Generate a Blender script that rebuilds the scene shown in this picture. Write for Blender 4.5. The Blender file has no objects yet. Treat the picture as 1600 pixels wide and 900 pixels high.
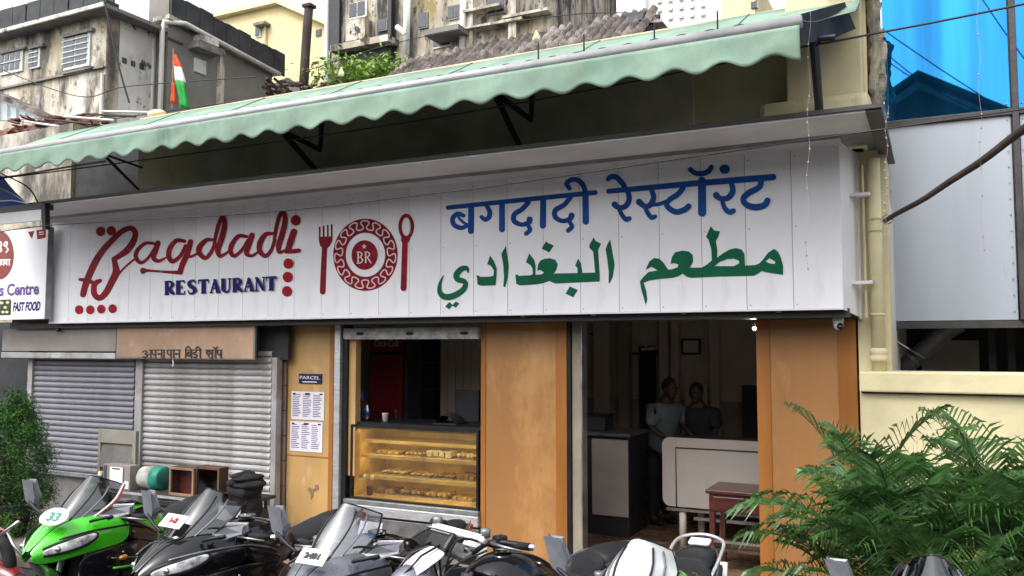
import bpy, bmesh, math, random
from mathutils import Vector, Matrix, Euler, noise
from mathutils.geometry import tessellate_polygon
R = math.radians
random.seed(7)
scene = bpy.context.scene
COL = scene.collection

# ------------------------------------------------------------------ camera
F, YAW, H = 1330.0, R(26.7), 2.0
PITCH = math.atan(90 / F)
cam_d = bpy.data.cameras.new('camera')
cam = bpy.data.objects.new('camera', cam_d); COL.objects.link(cam)
cam.location = (0, 0, H)
cam.rotation_euler = (math.pi / 2 + PITCH, 0, YAW)
cam_d.sensor_width = 36; cam_d.lens = F / 1600 * 36
cam_d.clip_start = 0.05; cam_d.clip_end = 2000
scene.camera = cam
scene.render.resolution_x, scene.render.resolution_y = 1024, 576
# ------------------------------------------------------------------ sky, sun, exposure
SUN_EL, SUN_AZ = 52, 200       # soft overcast sun from the street side, behind the camera
w = bpy.data.worlds.new('World'); scene.world = w; w.use_nodes = True
nt = w.node_tree; nt.nodes.clear()
so = nt.nodes.new('ShaderNodeOutputWorld'); bg = nt.nodes.new('ShaderNodeBackground')
sk = nt.nodes.new('ShaderNodeTexSky'); sk.sky_type = 'NISHITA'; sk.sun_disc = False
sk.sun_elevation = R(SUN_EL); sk.sun_rotation = R(SUN_AZ)
sk.air_density = 1.0; sk.dust_density = 4.0; sk.ozone_density = 1.0
hs = nt.nodes.new('ShaderNodeHueSaturation'); hs.inputs['Saturation'].default_value = .16
hs.inputs['Value'].default_value = 2.3
nt.links.new(sk.outputs[0], hs.inputs['Color']); nt.links.new(hs.outputs[0], bg.inputs[0])
bg.inputs[1].default_value = 0.15
nt.links.new(bg.outputs[0], so.inputs[0])
sd = bpy.data.lights.new('sun', 'SUN'); sd.energy = 1.1; sd.angle = R(25); sd.color = (1, .97, .92)
sun = bpy.data.objects.new('sun', sd); COL.objects.link(sun)
_az = R(SUN_AZ); _el = R(SUN_EL)
_dir = Vector((math.sin(_az) * math.cos(_el), math.cos(_az) * math.cos(_el), math.sin(_el)))
sun.rotation_euler = _dir.to_track_quat('Z', 'Y').to_euler(); sun.location = (0, -5, 20)
scene.view_settings.view_transform = 'Standard'; scene.view_settings.look = 'None'
scene.view_settings.gamma = 1; scene.view_settings.exposure = 0.22
scene.render.engine = 'CYCLES'; scene.cycles.max_bounces = 8
scene.cycles.transparent_max_bounces = 12

# ------------------------------------------------------------------ measuring
MW = Matrix.Translation((0, 0, H)) @ cam.rotation_euler.to_matrix().to_4x4()
MR = cam.rotation_euler.to_matrix()
def ray(px, py): return MR @ Vector(((px - 800) / F, (450 - py) / F, -1))
def P(px, py, D):                      # the point of the plane y = D seen there
    r = ray(px, py); t = D / r.y
    return Vector((r.x * t, D, H + r.z * t))
def X(px, D, py=560): return P(px, py, D).x
def Z(px, py, D): return P(px, py, D).z

# ------------------------------------------------------------------ materials
def nodes(m): 
    m.use_nodes = True; n = m.node_tree; b = n.nodes['Principled BSDF']; return n, b
MATS = {}
def mat(name, col, rough=.6, metal=0., var=.15, scale=5., bump=.15, stain=None, coat=0., spec=.5,
        streak=1., bscale=None, trans=0., alpha=1., emit=None, ior=1.45, varcol=None):
    m = bpy.data.materials.new(name); n, b = nodes(m); L = n.links.new; N = n.nodes.new
    b.inputs['Roughness'].default_value = rough; b.inputs['Metallic'].default_value = metal
    b.inputs['Specular IOR Level'].default_value = spec
    b.inputs['Coat Weight'].default_value = coat; b.inputs['Coat Roughness'].default_value = .06
    b.inputs['IOR'].default_value = ior
    b.inputs['Transmission Weight'].default_value = trans
    b.inputs['Alpha'].default_value = alpha
    tc = N('ShaderNodeTexCoord'); mp = N('ShaderNodeMapping'); L(tc.outputs['Object'], mp.inputs[0])
    mp.inputs['Scale'].default_value = (1, 1, 1 / streak)
    nz = N('ShaderNodeTexNoise'); nz.inputs['Scale'].default_value = scale; nz.inputs['Detail'].default_value = 6
    nz.inputs['Roughness'].default_value = .6
    L(mp.outputs[0], nz.inputs[0])
    mx = N('ShaderNodeMix'); mx.data_type = 'RGBA'
    c = Vector(col); lo = varcol or [max(0, x * (1 - 2.2 * var)) for x in c]; hi = [min(1, x * (1 + var)) for x in c]
    if varcol: hi = list(col)
    mx.inputs[6].default_value = (*lo, 1); mx.inputs[7].default_value = (*hi, 1)
    rm = N('ShaderNodeMapRange'); rm.inputs[1].default_value = .3; rm.inputs[2].default_value = .7
    L(nz.outputs[0], rm.inputs[0]); L(rm.outputs[0], mx.inputs[0])
    out = mx.outputs[2]
    for k, st in enumerate(stain or []):          # (colour, threshold, softness, scale, streak)
        sc, th, sf, ss, sv = st
        m2 = N('ShaderNodeMapping'); L(tc.outputs['Object'], m2.inputs[0]); m2.inputs['Scale'].default_value = (1, 1, 1 / sv)
        m2.inputs['Location'].default_value = (3.1 * k + 1, 1.7, .3)
        n2 = N('ShaderNodeTexNoise'); n2.inputs['Scale'].default_value = ss; n2.inputs['Detail'].default_value = 9
        n2.inputs['Roughness'].default_value = .68
        L(m2.outputs[0], n2.inputs[0])
        r2 = N('ShaderNodeMapRange'); r2.inputs[1].default_value = th; r2.inputs[2].default_value = th + sf
        L(n2.outputs[0], r2.inputs[0])
        x2 = N('ShaderNodeMix'); x2.data_type = 'RGBA'; x2.inputs[7].default_value = (*sc, 1)
        L(r2.outputs[0], x2.inputs[0]); L(out, x2.inputs[6]); out = x2.outputs[2]
    L(out, b.inputs['Base Color'])
    if bump:
        nb = N('ShaderNodeTexNoise'); nb.inputs['Scale'].default_value = bscale or scale * 6; nb.inputs['Detail'].default_value = 4
        L(mp.outputs[0], nb.inputs[0])
        bp = N('ShaderNodeBump'); bp.inputs['Strength'].default_value = bump; bp.inputs['Distance'].default_value = .02
        L(nb.outputs[0], bp.inputs['Height']); L(bp.outputs[0], b.inputs['Normal'])
    if rough > .15 and not trans:
        rr = N('ShaderNodeMapRange'); rr.inputs[3].default_value = max(0, rough - .1); rr.inputs[4].default_value = min(1, rough + .12)
        L(nz.outputs[0], rr.inputs[0]); L(rr.outputs[0], b.inputs['Roughness'])
    if emit:
        b.inputs['Emission Color'].default_value = (*emit[0], 1); b.inputs['Emission Strength'].default_value = emit[1]
    MATS[name] = m
    return m
M = MATS
BLK = (.012, .012, .014)
mat('cream', (.66, .58, .36), .75, var=.1, scale=1.5, bump=.2, stain=[((.30, .25, .15), .60, .14, 2.5, 3), ((.12, .11, .09), .70, .08, 6, 4)])
mat('cream_clean', (.68, .60, .37), .65, var=.10, scale=2, bump=.2, stain=[((.30, .27, .19), .59, .10, 3.0, 5), ((.40, .34, .2), .64, .1, 4, 3)])
mat('wall_shade', (.62, .57, .44), .8, var=.15, scale=2, bump=.1)
mat('sign_white', (.86, .85, .89), .35, var=.04, scale=1.2, bump=.10, bscale=1.6, stain=[((.62, .61, .62), .58, .2, 2.6, 6), ((.5, .47, .44), .68, .06, 9, 3)])
mat('sign_grey', (.72, .70, .71), .5, var=.08, scale=1.5, bump=.03)
mat('sign_seam', (.20, .19, .20), .7)
mat('trim_dark', (.05, .045, .045), .5, var=.2)
mat('steel_black', (.02, .022, .03), .5, metal=.3, var=.3)
mat('red_paint', (.27, .005, .018), .6, spec=.2, var=.25, scale=9, bump=.04, stain=[((.50, .10, .10), .60, .12, 5, 1)])
mat('red_dot', (.34, .006, .018), .6, spec=.2, var=.15, scale=9, bump=.04)
mat('navy_paint', (.008, .009, .11), .6, spec=.2, var=.1, bump=0)
mat('blue_paint', (.010, .085, .36), .6, spec=.2, var=.25, scale=3, bump=.03)
mat('green_paint', (.003, .12, .055), .6, spec=.2, var=.12, scale=4, bump=.03)
mat('white_paint', (.8, .78, .78), .5, var=.05)
mat('pink_white', (.75, .62, .62), .5, var=.1)
mat('seam_green', (.12, .20, .155), .85)
mat('awning', (.195, .285, .22), .8, var=.14, scale=2.2, bump=.25, bscale=4, stain=[((.15, .28, .22), .56, .2, 2, 6), ((.25,.36,.285), .50, .25, 2, 1), ((.12, .17, .125), .60, .10, 4.5, 3)])
mat('bar_grey', (.40, .40, .41), .4, metal=.2, var=.1, scale=5)
mat('alu', (.62, .63, .64), .35, metal=.6, var=.1, scale=8, streak=.2)
mat('alu_dark', (.30, .31, .32), .4, metal=.6, var=.2, scale=6)
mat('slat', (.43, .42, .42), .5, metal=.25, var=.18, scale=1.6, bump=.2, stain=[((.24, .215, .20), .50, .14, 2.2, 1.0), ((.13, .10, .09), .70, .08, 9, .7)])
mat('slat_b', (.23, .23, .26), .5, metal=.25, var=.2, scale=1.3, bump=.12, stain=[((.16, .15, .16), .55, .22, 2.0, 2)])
mat('box_grey', (.27, .245, .225), .6, metal=.2, var=.12, scale=2, stain=[((.18, .16, .14), .6, .2, 4, 1)])
mat('tan_board', (.44, .28, .19), .55, var=.16, scale=1.6, stain=[((.13, .09, .07), .63, .12, 5, 1), ((.62, .48, .36), .58, .2, 2.5, 1)])
mat('ink', (.03, .025, .03), .6, var=0, bump=0)
mat('pillar', (.355, .168, .058), .42, var=.09, scale=1.2, streak=6, bump=.04, stain=[((.24, .10, .04), .60, .10, 2.6, 2.5), ((.62, .35, .13), .55, .25, 1.4, 2)])
mat('pillar_pale', (.58, .355, .14), .45, var=.12, scale=2, streak=3, bump=.08, stain=[((.36, .19, .08), .62, .06, 5, 2.5), ((.78, .60, .36), .58, .2, 2, 2)])
mat('pillar_deep', (.36, .14, .03), .4, var=.16, scale=3, streak=8, bump=.05)
mat('tile_tan', (.30, .22, .17), .5, var=.15, scale=4)
mat('grout', (.10, .08, .07), .8)
mat('concrete', (.15, .145, .14), .85, var=.15, scale=3, bump=.3, stain=[((.10, .09, .08), .6, .15, 3, 2)])
mat('asphalt', (.05, .05, .052), .9, var=.3, scale=8, bump=.5, bscale=80)
mat('paving', (.20, .17, .15), .85, var=.2, scale=5, bump=.3)
mat('terracotta', (.36, .12, .05), .5, var=.2, scale=6, bump=.15)
mat('floor_in', (.26, .15, .09), .25, var=.25, scale=3, bump=.03)
mat('wall_in', (.68, .64, .58), .6, var=.08, scale=2)
mat('wall_in2', (.42, .38, .34), .6, var=.08, scale=2)
mat('reveal', (.30, .265, .20), .6, var=.12, scale=3, stain=[((.16, .13, .1), .58, .1, 4, 3)])
mat('panel_in', (.75, .68, .58), .55, var=.06, scale=2)
mat('dark_in', (.03, .03, .035), .5, var=.2)
mat('metal_grey', (.24, .24, .25), .4, metal=.6, var=.2, scale=7)
mat('marble', (.55, .54, .52), .4, var=.25, scale=12, stain=[((.08, .08, .08), .6, .08, 9, 1)])
mat('black', BLK, .4, var=.2)
mat('black_gloss', (.008, .008, .010), .16, coat=.6, spec=.35, var=.1, bump=0)
mat('rubber', (.012, .012, .013), .8, var=.2, scale=20)
mat('seat_black', (.012, .0125, .015), .55, var=.2, scale=20, bump=.2, bscale=200)
mat('tail_grey', (.07, .075, .10), .4, var=.15, scale=6)
mat('silver_paint', (.19, .20, .235), .25, metal=.4, coat=.8, var=.08)
mat('lime', (.06, .60, .015), .28, coat=1., var=.06, bump=0)
mat('chrome', (.75, .75, .76), .12, metal=1., var=.1, bump=0)
mat('lamp_glass', (.72, .74, .78), .12, var=.42, coat=1., bump=.2, bscale=40, scale=13)
mat('amber', (.7, .25, .03), .2, coat=1.)
mat('red_lens', (.6, .03, .02), .2, coat=1.)
mat('mirror_back', (.13, .135, .155), .3, var=.1, coat=.4)
mat('steel', (.45, .45, .46), .35, metal=.9, var=.2)
mat('gold_steel', (.30, .25, .18), .4, metal=.8)
mat('blue_glass', (.022, .20, .48), .015, metal=.94, var=.26, scale=2.6, streak=20, bump=0)
mat('panel_alu', (.36, .39, .44), .45, metal=.15, var=.05, scale=2.2, streak=14, bump=.01, stain=[((.37, .42, .44), .50, .25, 1.5, 12), ((.30, .31, .31), .64, .08, 5, 9)])
mat('duct', (.22, .22, .23), .45, metal=.4, var=.1)
mat('old_wall', (.60, .56, .48), .9, var=.16, scale=.8, bump=.5, bscale=5, stain=[((.36, .31, .22), .50, .10, .7, 3), ((.09, .08, .07), .49, .14, 1.5, 3.0), ((.12, .11, .095), .54, .10, 5.0, 1.5)])
mat('old_white', (.66, .64, .58), .9, var=.12, scale=.8, bump=.4, bscale=5, stain=[((.22, .20, .16), .55, .10, 1.2, 2), ((.07, .065, .06), .57, .06, 3, 1.5)])
mat('old_grey', (.21, .20, .18), .9, var=.15, scale=.8, bump=.4, bscale=5, stain=[((.24, .22, .17), .60, .15, .8, 3), ((.06, .055, .05), .60, .10, 1, 3)])
mat('tower_wall', (.40, .35, .27), .9, var=.15, scale=.6, bump=.5, bscale=4, stain=[((.55, .52, .45), .50, .08, 1.1, 2), ((.04, .036, .034), .46, .12, 1.1, 5.5), ((.24, .19, .08), .58, .06, 1.6, 3), ((.06, .055, .05), .55, .05, 3.5, 2)])
mat('parapet_slate', (.045, .047, .052), .7, var=.3, scale=1.6, bump=.2)
mat('eave', (.22, .21, .20), .8, var=.2)
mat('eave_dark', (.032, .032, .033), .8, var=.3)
mat('win_dark', (.02, .03, .045), .15, var=.3, coat=.6)
mat('win_frame', (.55, .56, .55), .6, var=.1)
mat('yellow_build', (.70, .60, .33), .85, var=.06, scale=.5, bump=.1, stain=[((.5, .42, .25), .62, .15, .4, 3)])
mat('white_build', (.74, .74, .73), .8, var=.05, scale=.5, bump=.1)
mat('roof_tile', (.115, .095, .085), .85, var=.4, scale=4, bump=.4, stain=[((.27, .23, .21), .52, .12, 2, 1), ((.05, .045, .04), .6, .1, 3, 1)])
mat('roof_tile_red', (.20, .085, .06), .85, var=.35, scale=4, bump=.4, stain=[((.06, .05, .045), .5, .1, 2, 1)])
mat('tin', (.45, .5, .52), .5, metal=.3, var=.15, scale=2)
mat('pvc', (.62, .62, .58), .5, var=.12, scale=4, streak=4)
mat('wood_old', (.055, .04, .034), .85, var=.3, scale=6, streak=6, bump=.4)
mat('wood_brown', (.10, .055, .035), .7, var=.3, scale=5, streak=4, bump=.3)
mat('wood_red', (.085, .018, .014), .35, var=.25, scale=5, streak=.2, coat=.4)
mat('wood_trim', (.27, .165, .10), .6, var=.2)
mat('cardboard', (.27, .25, .22), .8, var=.1, scale=3)
mat('paper', (.74, .73, .76), .8, var=.04)
mat('drum_green', (.02, .22, .16), .5, var=.2)
mat('drum_white', (.55, .56, .5), .55, var=.25, scale=7)
mat('cloth_black', (.014, .014, .016), .95, var=.3, scale=8, bump=.5, bscale=25)
mat('tarp', (.01, .09, .55), .5, var=.2, scale=4, bump=.2)
mat('saffron', (.75, .09, .03), .8, var=.1)
mat('flag_white', (.8, .78, .76), .8, var=.05)
mat('flag_green', (.015, .30, .05), .8, var=.1)
mat('skin', (.07, .04, .03), .55, var=.1)
mat('hair', (.012, .01, .01), .7)
mat('shirt_pale', (.15, .20, .22), .85, var=.1)
mat('shirt_dark', (.025, .027, .035), .85, var=.1)
mat('trousers', (.02, .02, .026), .85, var=.1)
mat('table_top', (.46, .42, .38), .35, var=.04)
mat('cooler_red', (.27, .012, .03), .3, var=.1, coat=.5)
mat('fridge_red', (.16, .008, .012), .3, var=.1, coat=.5)
mat('led_warm', (1, .8, .4), .5, emit=((1, .78, .36), 9.0), bump=0)
mat('led_white', (1, 1, 1), .5, emit=((1, .96, .90), 900.0), bump=0)
mat('gold_back', (.76, .58, .25), .3, metal=.0, var=.22, scale=3)
mat('sweet_a', (.52, .36, .12), .6, var=.3, scale=20)
mat('sweet_b', (.60, .48, .25), .6, var=.3, scale=20)
mat('sweet_c', (.34, .22, .09), .5, var=.3, scale=20)
mat('sweet_d', (.65, .60, .48), .6, var=.2, scale=20)
mat('sweet_e', (.58, .40, .14), .5, var=.2, scale=20)
mat('cctv_white', (.7, .7, .7), .4)
mat('leaf_palm', (.06, .15, .038), .33, var=.42, scale=7, bump=0, stain=[((.15, .24, .06), .57, .10, 3.3, 1), ((.26, .24, .08), .66, .05, 9, 1)])
mat('screen_white', (.62, .63, .62), .35, coat=.3, var=.12, scale=6)
mat('leaf_dead', (.22, .17, .07), .7, var=.3, bump=0)
mat('leaf_stem', (.10, .16, .04), .5, var=.2, bump=0)
mat('leaf_bush', (.04, .14, .02), .55, var=.42, scale=5, bump=0, stain=[((.13, .32, .04), .52, .14, 6, 1)])
mat('leaf_bright', (.17, .30, .03), .55, var=.4, scale=3, bump=0)
mat('leaf_dark', (.03, .055, .02), .6, var=.4, scale=3, bump=0)
mat('wire', (.015, .015, .017), .6, bump=0)
mat('wire_cream', (.45, .35, .28), .6, bump=0)
mat('bead', (.36, .27, .28), .5, bump=0)
mat('sign_blue', (.01, .015, .10), .4)
mat('brown_oval', (.22, .035, .03), .4, var=.1)
mat('purple_ink', (.13, .06, .28), .5, bump=0)
def glass(name, tint=(1, 1, 1), a=.25, rough=.03):        # thin pane: clear sheet with a gloss
    m = bpy.data.materials.new(name); m.use_nodes = True; n = m.node_tree; n.nodes.clear()
    o = n.nodes.new('ShaderNodeOutputMaterial'); t = n.nodes.new('ShaderNodeBsdfTransparent'); g = n.nodes.new('ShaderNodeBsdfGlossy')
    x = n.nodes.new('ShaderNodeMixShader'); fr = n.nodes.new('ShaderNodeFresnel'); fr.inputs[0].default_value = 1.45
    ad = n.nodes.new('ShaderNodeMath'); ad.operation = 'MULTIPLY_ADD'; ad.inputs[1].default_value = 1.0; ad.inputs[2].default_value = a
    nz = n.nodes.new('ShaderNodeTexNoise'); nz.inputs['Scale'].default_value = 3
    bp = n.nodes.new('ShaderNodeBump'); bp.inputs['Strength'].default_value = .02
    n.links.new(nz.outputs[0], bp.inputs['Height']); n.links.new(bp.outputs[0], g.inputs['Normal'])
    n.links.new(fr.outputs[0], ad.inputs[0]); n.links.new(ad.outputs[0], x.inputs[0])
    t.inputs[0].default_value = (*tint, 1); g.inputs['Roughness'].default_value = rough
    n.links.new(t.outputs[0], x.inputs[1]); n.links.new(g.outputs[0], x.inputs[2]); n.links.new(x.outputs[0], o.inputs[0])
    MATS[name] = m; return m
glass('glass_clear', (.92, .92, .92), .02)
glass('glass_case', (.90, .86, .74), .10, .30)
glass('glass_smoke', (.16, .17, .20), .16, .08)
glass('glass_pale', (.72, .74, .80), .42, .2)
# pillar laminate: no gradient from top to bottom in its colour

# ------------------------------------------------------------------ mesh builder
class MB:
    def __init__(s): s.v = []; s.f = []
    def add(s, vs, fs):
        n = len(s.v); s.v += [Vector(v) for v in vs]; s.f += [tuple(i + n for i in f) for f in fs]; return s
    def box(s, x0, x1, y0, y1, z0, z1):
        return s.add([(x0, y0, z0), (x1, y0, z0), (x1, y1, z0), (x0, y1, z0), (x0, y0, z1), (x1, y0, z1), (x1, y1, z1), (x0, y1, z1)],
              [(0, 3, 2, 1), (4, 5, 6, 7), (0, 1, 5, 4), (1, 2, 6, 5), (2, 3, 7, 6), (3, 0, 4, 7)])
    def obox(s, c, half, rot=(0, 0, 0)):
        m = Matrix.Translation(c) @ Euler(rot).to_matrix().to_4x4(); n = len(s.v)
        s.box(-half[0], half[0], -half[1], half[1], -half[2], half[2])
        for i in range(n, len(s.v)): s.v[i] = m @ s.v[i]
        return s
    def quad(s, a, b, c, d): return s.add([a, b, c, d], [(0, 1, 2, 3)])
    def slab(s, pts, off):                    # polygon thickened by the vector off
        n = len(pts); off = Vector(off); v = [Vector(p) for p in pts]
        tri = tessellate_polygon([v])
        f = [tuple(t) for t in tri] + [tuple(i + n for i in reversed(t)) for t in tri] + [(i, (i + 1) % n, n + (i + 1) % n, n + i) for i in range(n)]
        return s.add(v + [p + off for p in v], f)
    def tube(s, pts, r, n=8, caps=True):
        pts = [Vector(p) for p in pts]; k = len(pts)
        rs = r if isinstance(r, (list, tuple)) else [r] * k
        vs = []; fs = []; up = None
        for i, p in enumerate(pts):
            d = (pts[min(i + 1, k - 1)] - pts[max(i - 1, 0)]).normalized()
            if up is None: up = d.orthogonal().normalized()
            up = (up - d * up.dot(d)); up = up.normalized() if up.length > 1e-5 else d.orthogonal().normalized()
            sd_ = d.cross(up)
            for j in range(n):
                a = 2 * math.pi * j / n; vs.append(p + (up * math.cos(a) + sd_ * math.sin(a)) * rs[i])
        for i in range(k - 1):
            for j in range(n):
                fs.append((i * n + j, i * n + (j + 1) % n, (i + 1) * n + (j + 1) % n, (i + 1) * n + j))
        if caps: fs += [tuple(reversed(range(n))), tuple(range((k - 1) * n, k * n))]
        return s.add(vs, fs)
    def torus(s, c, R_, r, axis='y', n=24, m=10, sy=1.):
        vs = []; fs = []
        for i in range(n):
            a = 2 * math.pi * i / n
            for j in range(m):
                b = 2 * math.pi * j / m; q = R_ + r * math.cos(b); h = r * sy * math.sin(b)
                if axis == 'y': vs.append((c[0] + q * math.cos(a), c[1] + h, c[2] + q * math.sin(a)))
                else: vs.append((c[0] + q * math.cos(a), c[1] + q * math.sin(a), c[2] + h))
        for i in range(n):
            for j in range(m): fs.append((i * m + j, i * m + (j + 1) % m, ((i + 1) % n) * m + (j + 1) % m, ((i + 1) % n) * m + j))
        return s.add(vs, fs)
    def ball(s, c, r, n=12, m=8):
        rx, ry, rz = r if isinstance(r, (tuple, list)) else (r, r, r)
        vs = [(c[0], c[1], c[2] - rz)]; fs = []
        for i in range(1, m):
            t = math.pi * i / m
            for j in range(n):
                a = 2 * math.pi * j / n; vs.append((c[0] + rx * math.sin(t) * math.cos(a), c[1] + ry * math.sin(t) * math.sin(a), c[2] - rz * math.cos(t)))
        vs.append((c[0], c[1], c[2] + rz)); last = len(vs) - 1
        for j in range(n): fs.append((0, 1 + (j + 1) % n, 1 + j))
        for i in range(m - 2):
            for j in range(n): a = 1 + i * n + j; b = 1 + i * n + (j + 1) % n; fs.append((a, b, b + n, a + n))
        for j in range(n): a = 1 + (m - 2) * n + j; b = 1 + (m - 2) * n + (j + 1) % n; fs.append((a, b, last))
        return s.add(vs, fs)
    def lathe(s, prof, c, n=16):              # (radius, z) pairs about a vertical axis
        vs = []; fs = []; k = len(prof)
        for r, z in prof:
            for j in range(n): a = 2 * math.pi * j / n; vs.append((c[0] + r * math.cos(a), c[1] + r * math.sin(a), c[2] + z))
        for i in range(k - 1):
            for j in range(n): fs.append((i * n + j, i * n + (j + 1) % n, (i + 1) * n + (j + 1) % n, (i + 1) * n + j))
        fs += [tuple(reversed(range(n))), tuple(range((k - 1) * n, k * n))]
        return s.add(vs, fs)
    def loft(s, rings, closed=False, caps=False):
        n = len(rings[0]); vs = [p for r in rings for p in r]; fs = []
        for i in range(len(rings) - 1):
            for j in range(n if closed else n - 1):
                fs.append((i * n + j, i * n + (j + 1) % n, (i + 1) * n + (j + 1) % n, (i + 1) * n + j))
        if caps: fs += [tuple(reversed(range(n))), tuple(range((len(rings) - 1) * n, len(rings) * n))]
        return s.add(vs, fs)
    def build(s, name, m, parent=None, bevel=0, sub=0, smooth=None, solid=0, label=None, origin=None, kind=None):
        vs = s.v
        if parent is not None: o0 = wloc(parent)
        elif origin is not None: o0 = Vector(origin)
        else:
            xs = [v.x for v in vs]; ys = [v.y for v in vs]; zs = [v.z for v in vs]
            o0 = Vector(((min(xs) + max(xs)) / 2, (min(ys) + max(ys)) / 2, min(zs)))
        me = bpy.data.meshes.new(name); me.from_pydata([tuple(v - o0) for v in vs], [], s.f); me.update()
        if smooth or (smooth is None and sub): 
            for p in me.polygons: p.use_smooth = True
        if isinstance(m, str): m = MATS[m]
        me.materials.append(m)
        o = bpy.data.objects.new(name, me); COL.objects.link(o)
        if parent is not None: o.parent = parent
        else: o.location = o0
        if solid: x = o.modifiers.new('solid', 'SOLIDIFY'); x.thickness = solid; x.offset = 0
        if bevel: x = o.modifiers.new('bevel', 'BEVEL'); x.width = bevel; x.segments = 2; x.limit_method = 'ANGLE'
        if sub: x = o.modifiers.new('sub', 'SUBSURF'); x.levels = sub; x.render_levels = sub
        if label: o['label'] = label
        if kind: o['kind'] = kind
        return o
def wloc(o):
    v = Vector(o.location)
    while o.parent is not None: o = o.parent; v += o.location
    return v
def thing(name, label, cat, loc=(0, 0, 0), group=None):
    o = bpy.data.objects.new(name, None); COL.objects.link(o); o.location = loc; o.empty_display_size = .1
    tag(o, label, cat, group); return o
def tag(o, label, cat, group=None):
    o['label'] = label; o['category'] = cat
    if group: o['group'] = group
    return o
def struct(o): o['kind'] = 'structure'; return o
def copy_tree(o, parent=None):
    c = o.copy(); COL.objects.link(c)
    if parent is not None: c.parent = parent
    for ch in list(o.children): copy_tree(ch, c)
    return c
def BX(name, m, x0, x1, y0, y1, z0, z1, parent=None, bevel=0, **k):
    return MB().box(x0, x1, y0, y1, z0, z1).build(name, m, parent, bevel, **k)

# ------------------------------------------------------------------ flat print on a plane
def spline(pts, k=6):
    out = []; n = len(pts)
    if n < 3: return [tuple(p) for p in pts]
    for i in range(n - 1):
        p0, p1, p2, p3 = pts[max(i - 1, 0)], pts[i], pts[i + 1], pts[min(i + 2, n - 1)]
        for j in range(k):
            t = j / k
            out.append(tuple(.5 * ((2 * b) + (c - a) * t + (2 * a - 5 * b + 4 * c - d) * t * t + (3 * b - a - 3 * c + d) * t ** 3) for a, b, c, d in zip(p0, p1, p2, p3)))
    out.append(tuple(pts[-1])); return out
class Print:
    """strokes and outlines drawn flat on the plane y = D, a hair in front of one another"""
    def __init__(s, conv, D): s.conv = conv; s.D = D; s.mb = MB(); s.k = 0
    def put(s, pts, faces, depth):
        vs = []
        for (u, v), d in zip(pts, depth):
            p = s.conv(u, v); vs.append((p.x, p.y - d, p.z))
        s.mb.add(vs, faces)
    def stroke(s, pts, smooth=True, cap=True, k=6):
        q = spline(pts, k) if smooth else [tuple(p) for p in pts]
        L, Rr = [], []; n = len(q); base = .0012 + s.k * .00025; s.k += 1
        V = []; dep = []; Fc = []
        for i, (u, v, w_) in enumerate(q):
            a = q[max(i - 1, 0)]; b = q[min(i + 1, n - 1)]
            du, dv = b[0] - a[0], b[1] - a[1]; l = math.hypot(du, dv) or 1; nu, nv = -dv / l * w_ / 2, du / l * w_ / 2
            V += [(u + nu, v + nv), (u, v), (u - nu, v - nv)]; dep += [base + i * .00002] * 3
            if i: c = 3 * i; Fc += [(c - 3, c - 2, c + 1, c), (c - 2, c - 1, c + 2, c + 1)]
        if cap:
            for e, sg in ((0, -1), (n - 1, 1)):
                u, v, w_ = q[e]; a = q[max(e - 1, 0)]; b = q[min(e + 1, n - 1)]; th = math.atan2((b[1] - a[1]) * sg, (b[0] - a[0]) * sg)
                c = len(V); V.append((u, v)); dep.append(base + e * .00002)
                for j in range(9):
                    t = th - math.pi / 2 + math.pi * j / 8; V.append((u + math.cos(t) * w_ / 2, v + math.sin(t) * w_ / 2)); dep.append(base + e * .00002)
                Fc += [(c, c + 1 + j, c + 2 + j) for j in range(8)]
        s.put(V, Fc, dep); return s
    def dot(s, u, v, ru, rv=None, hole=0, n=32):
        rv = rv or ru; base = .0012 + s.k * .00025; s.k += 1
        V = []; Fc = []
        for j in range(n):
            t = 2 * math.pi * j / n; V += [(u + ru * math.cos(t), v + rv * math.sin(t))]
        if hole:
            for j in range(n):
                t = 2 * math.pi * j / n; V += [(u + hole[0] * math.cos(t), v + hole[1] * math.sin(t))]
            Fc = [(j, (j + 1) % n, n + (j + 1) % n, n + j) for j in range(n)]
        else: Fc = [tuple(range(n))]
        s.put(V, Fc, [base] * len(V)); return s
    def shape(s, *loops):
        base = .0012 + s.k * .00025; s.k += 1
        pl = [[Vector((u, v, 0)) for u, v in lp] for lp in loops]
        tri = tessellate_polygon(pl); V = [(p.x, p.y) for lp in pl for p in lp]
        s.put(V, [tuple(t) for t in tri], [base] * len(V)); return s
    def build(s, name, m, parent, **k):
        o = s.mb.build(name, m, parent, **k); s.mb = MB(); return o
def zoomed(x0, y0, sc, D): return lambda u, v: P(x0 + u / sc, y0 + v / sc, D)
def text(name, body, m, parent, at, size, width=None, rot=(math.pi / 2, 0, 0), bold=0., shear=0., label=None, thick=.0008):
    c = bpy.data.curves.new(name, 'FONT'); c.body = body; c.size = size; c.offset = bold; c.shear = shear; c.resolution_u = 3
    c.extrude = thick
    t = bpy.data.objects.new(name, c); COL.objects.link(t)
    bpy.context.view_layer.update()
    me = bpy.data.meshes.new_from_object(t.evaluated_get(bpy.context.evaluated_depsgraph_get()))
    COL.objects.unlink(t); bpy.data.objects.remove(t)
    if not len(me.vertices): return None
    xs = [v.co.x for v in me.vertices]; sx = 1. if not width else width / max(1e-6, max(xs) - min(xs)); x0 = min(xs)
    mt = Euler(rot).to_matrix(); o0 = wloc(parent); at = Vector(at)
    for v in me.vertices: v.co = mt @ Vector(((v.co.x - x0) * sx, v.co.y, v.co.z)) + at - o0
    me.materials.clear(); me.materials.append(MATS[m]); me.name = name
    o = bpy.data.objects.new(name, me); COL.objects.link(o); o.parent = parent
    if label: o['label'] = label
    return o

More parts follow.
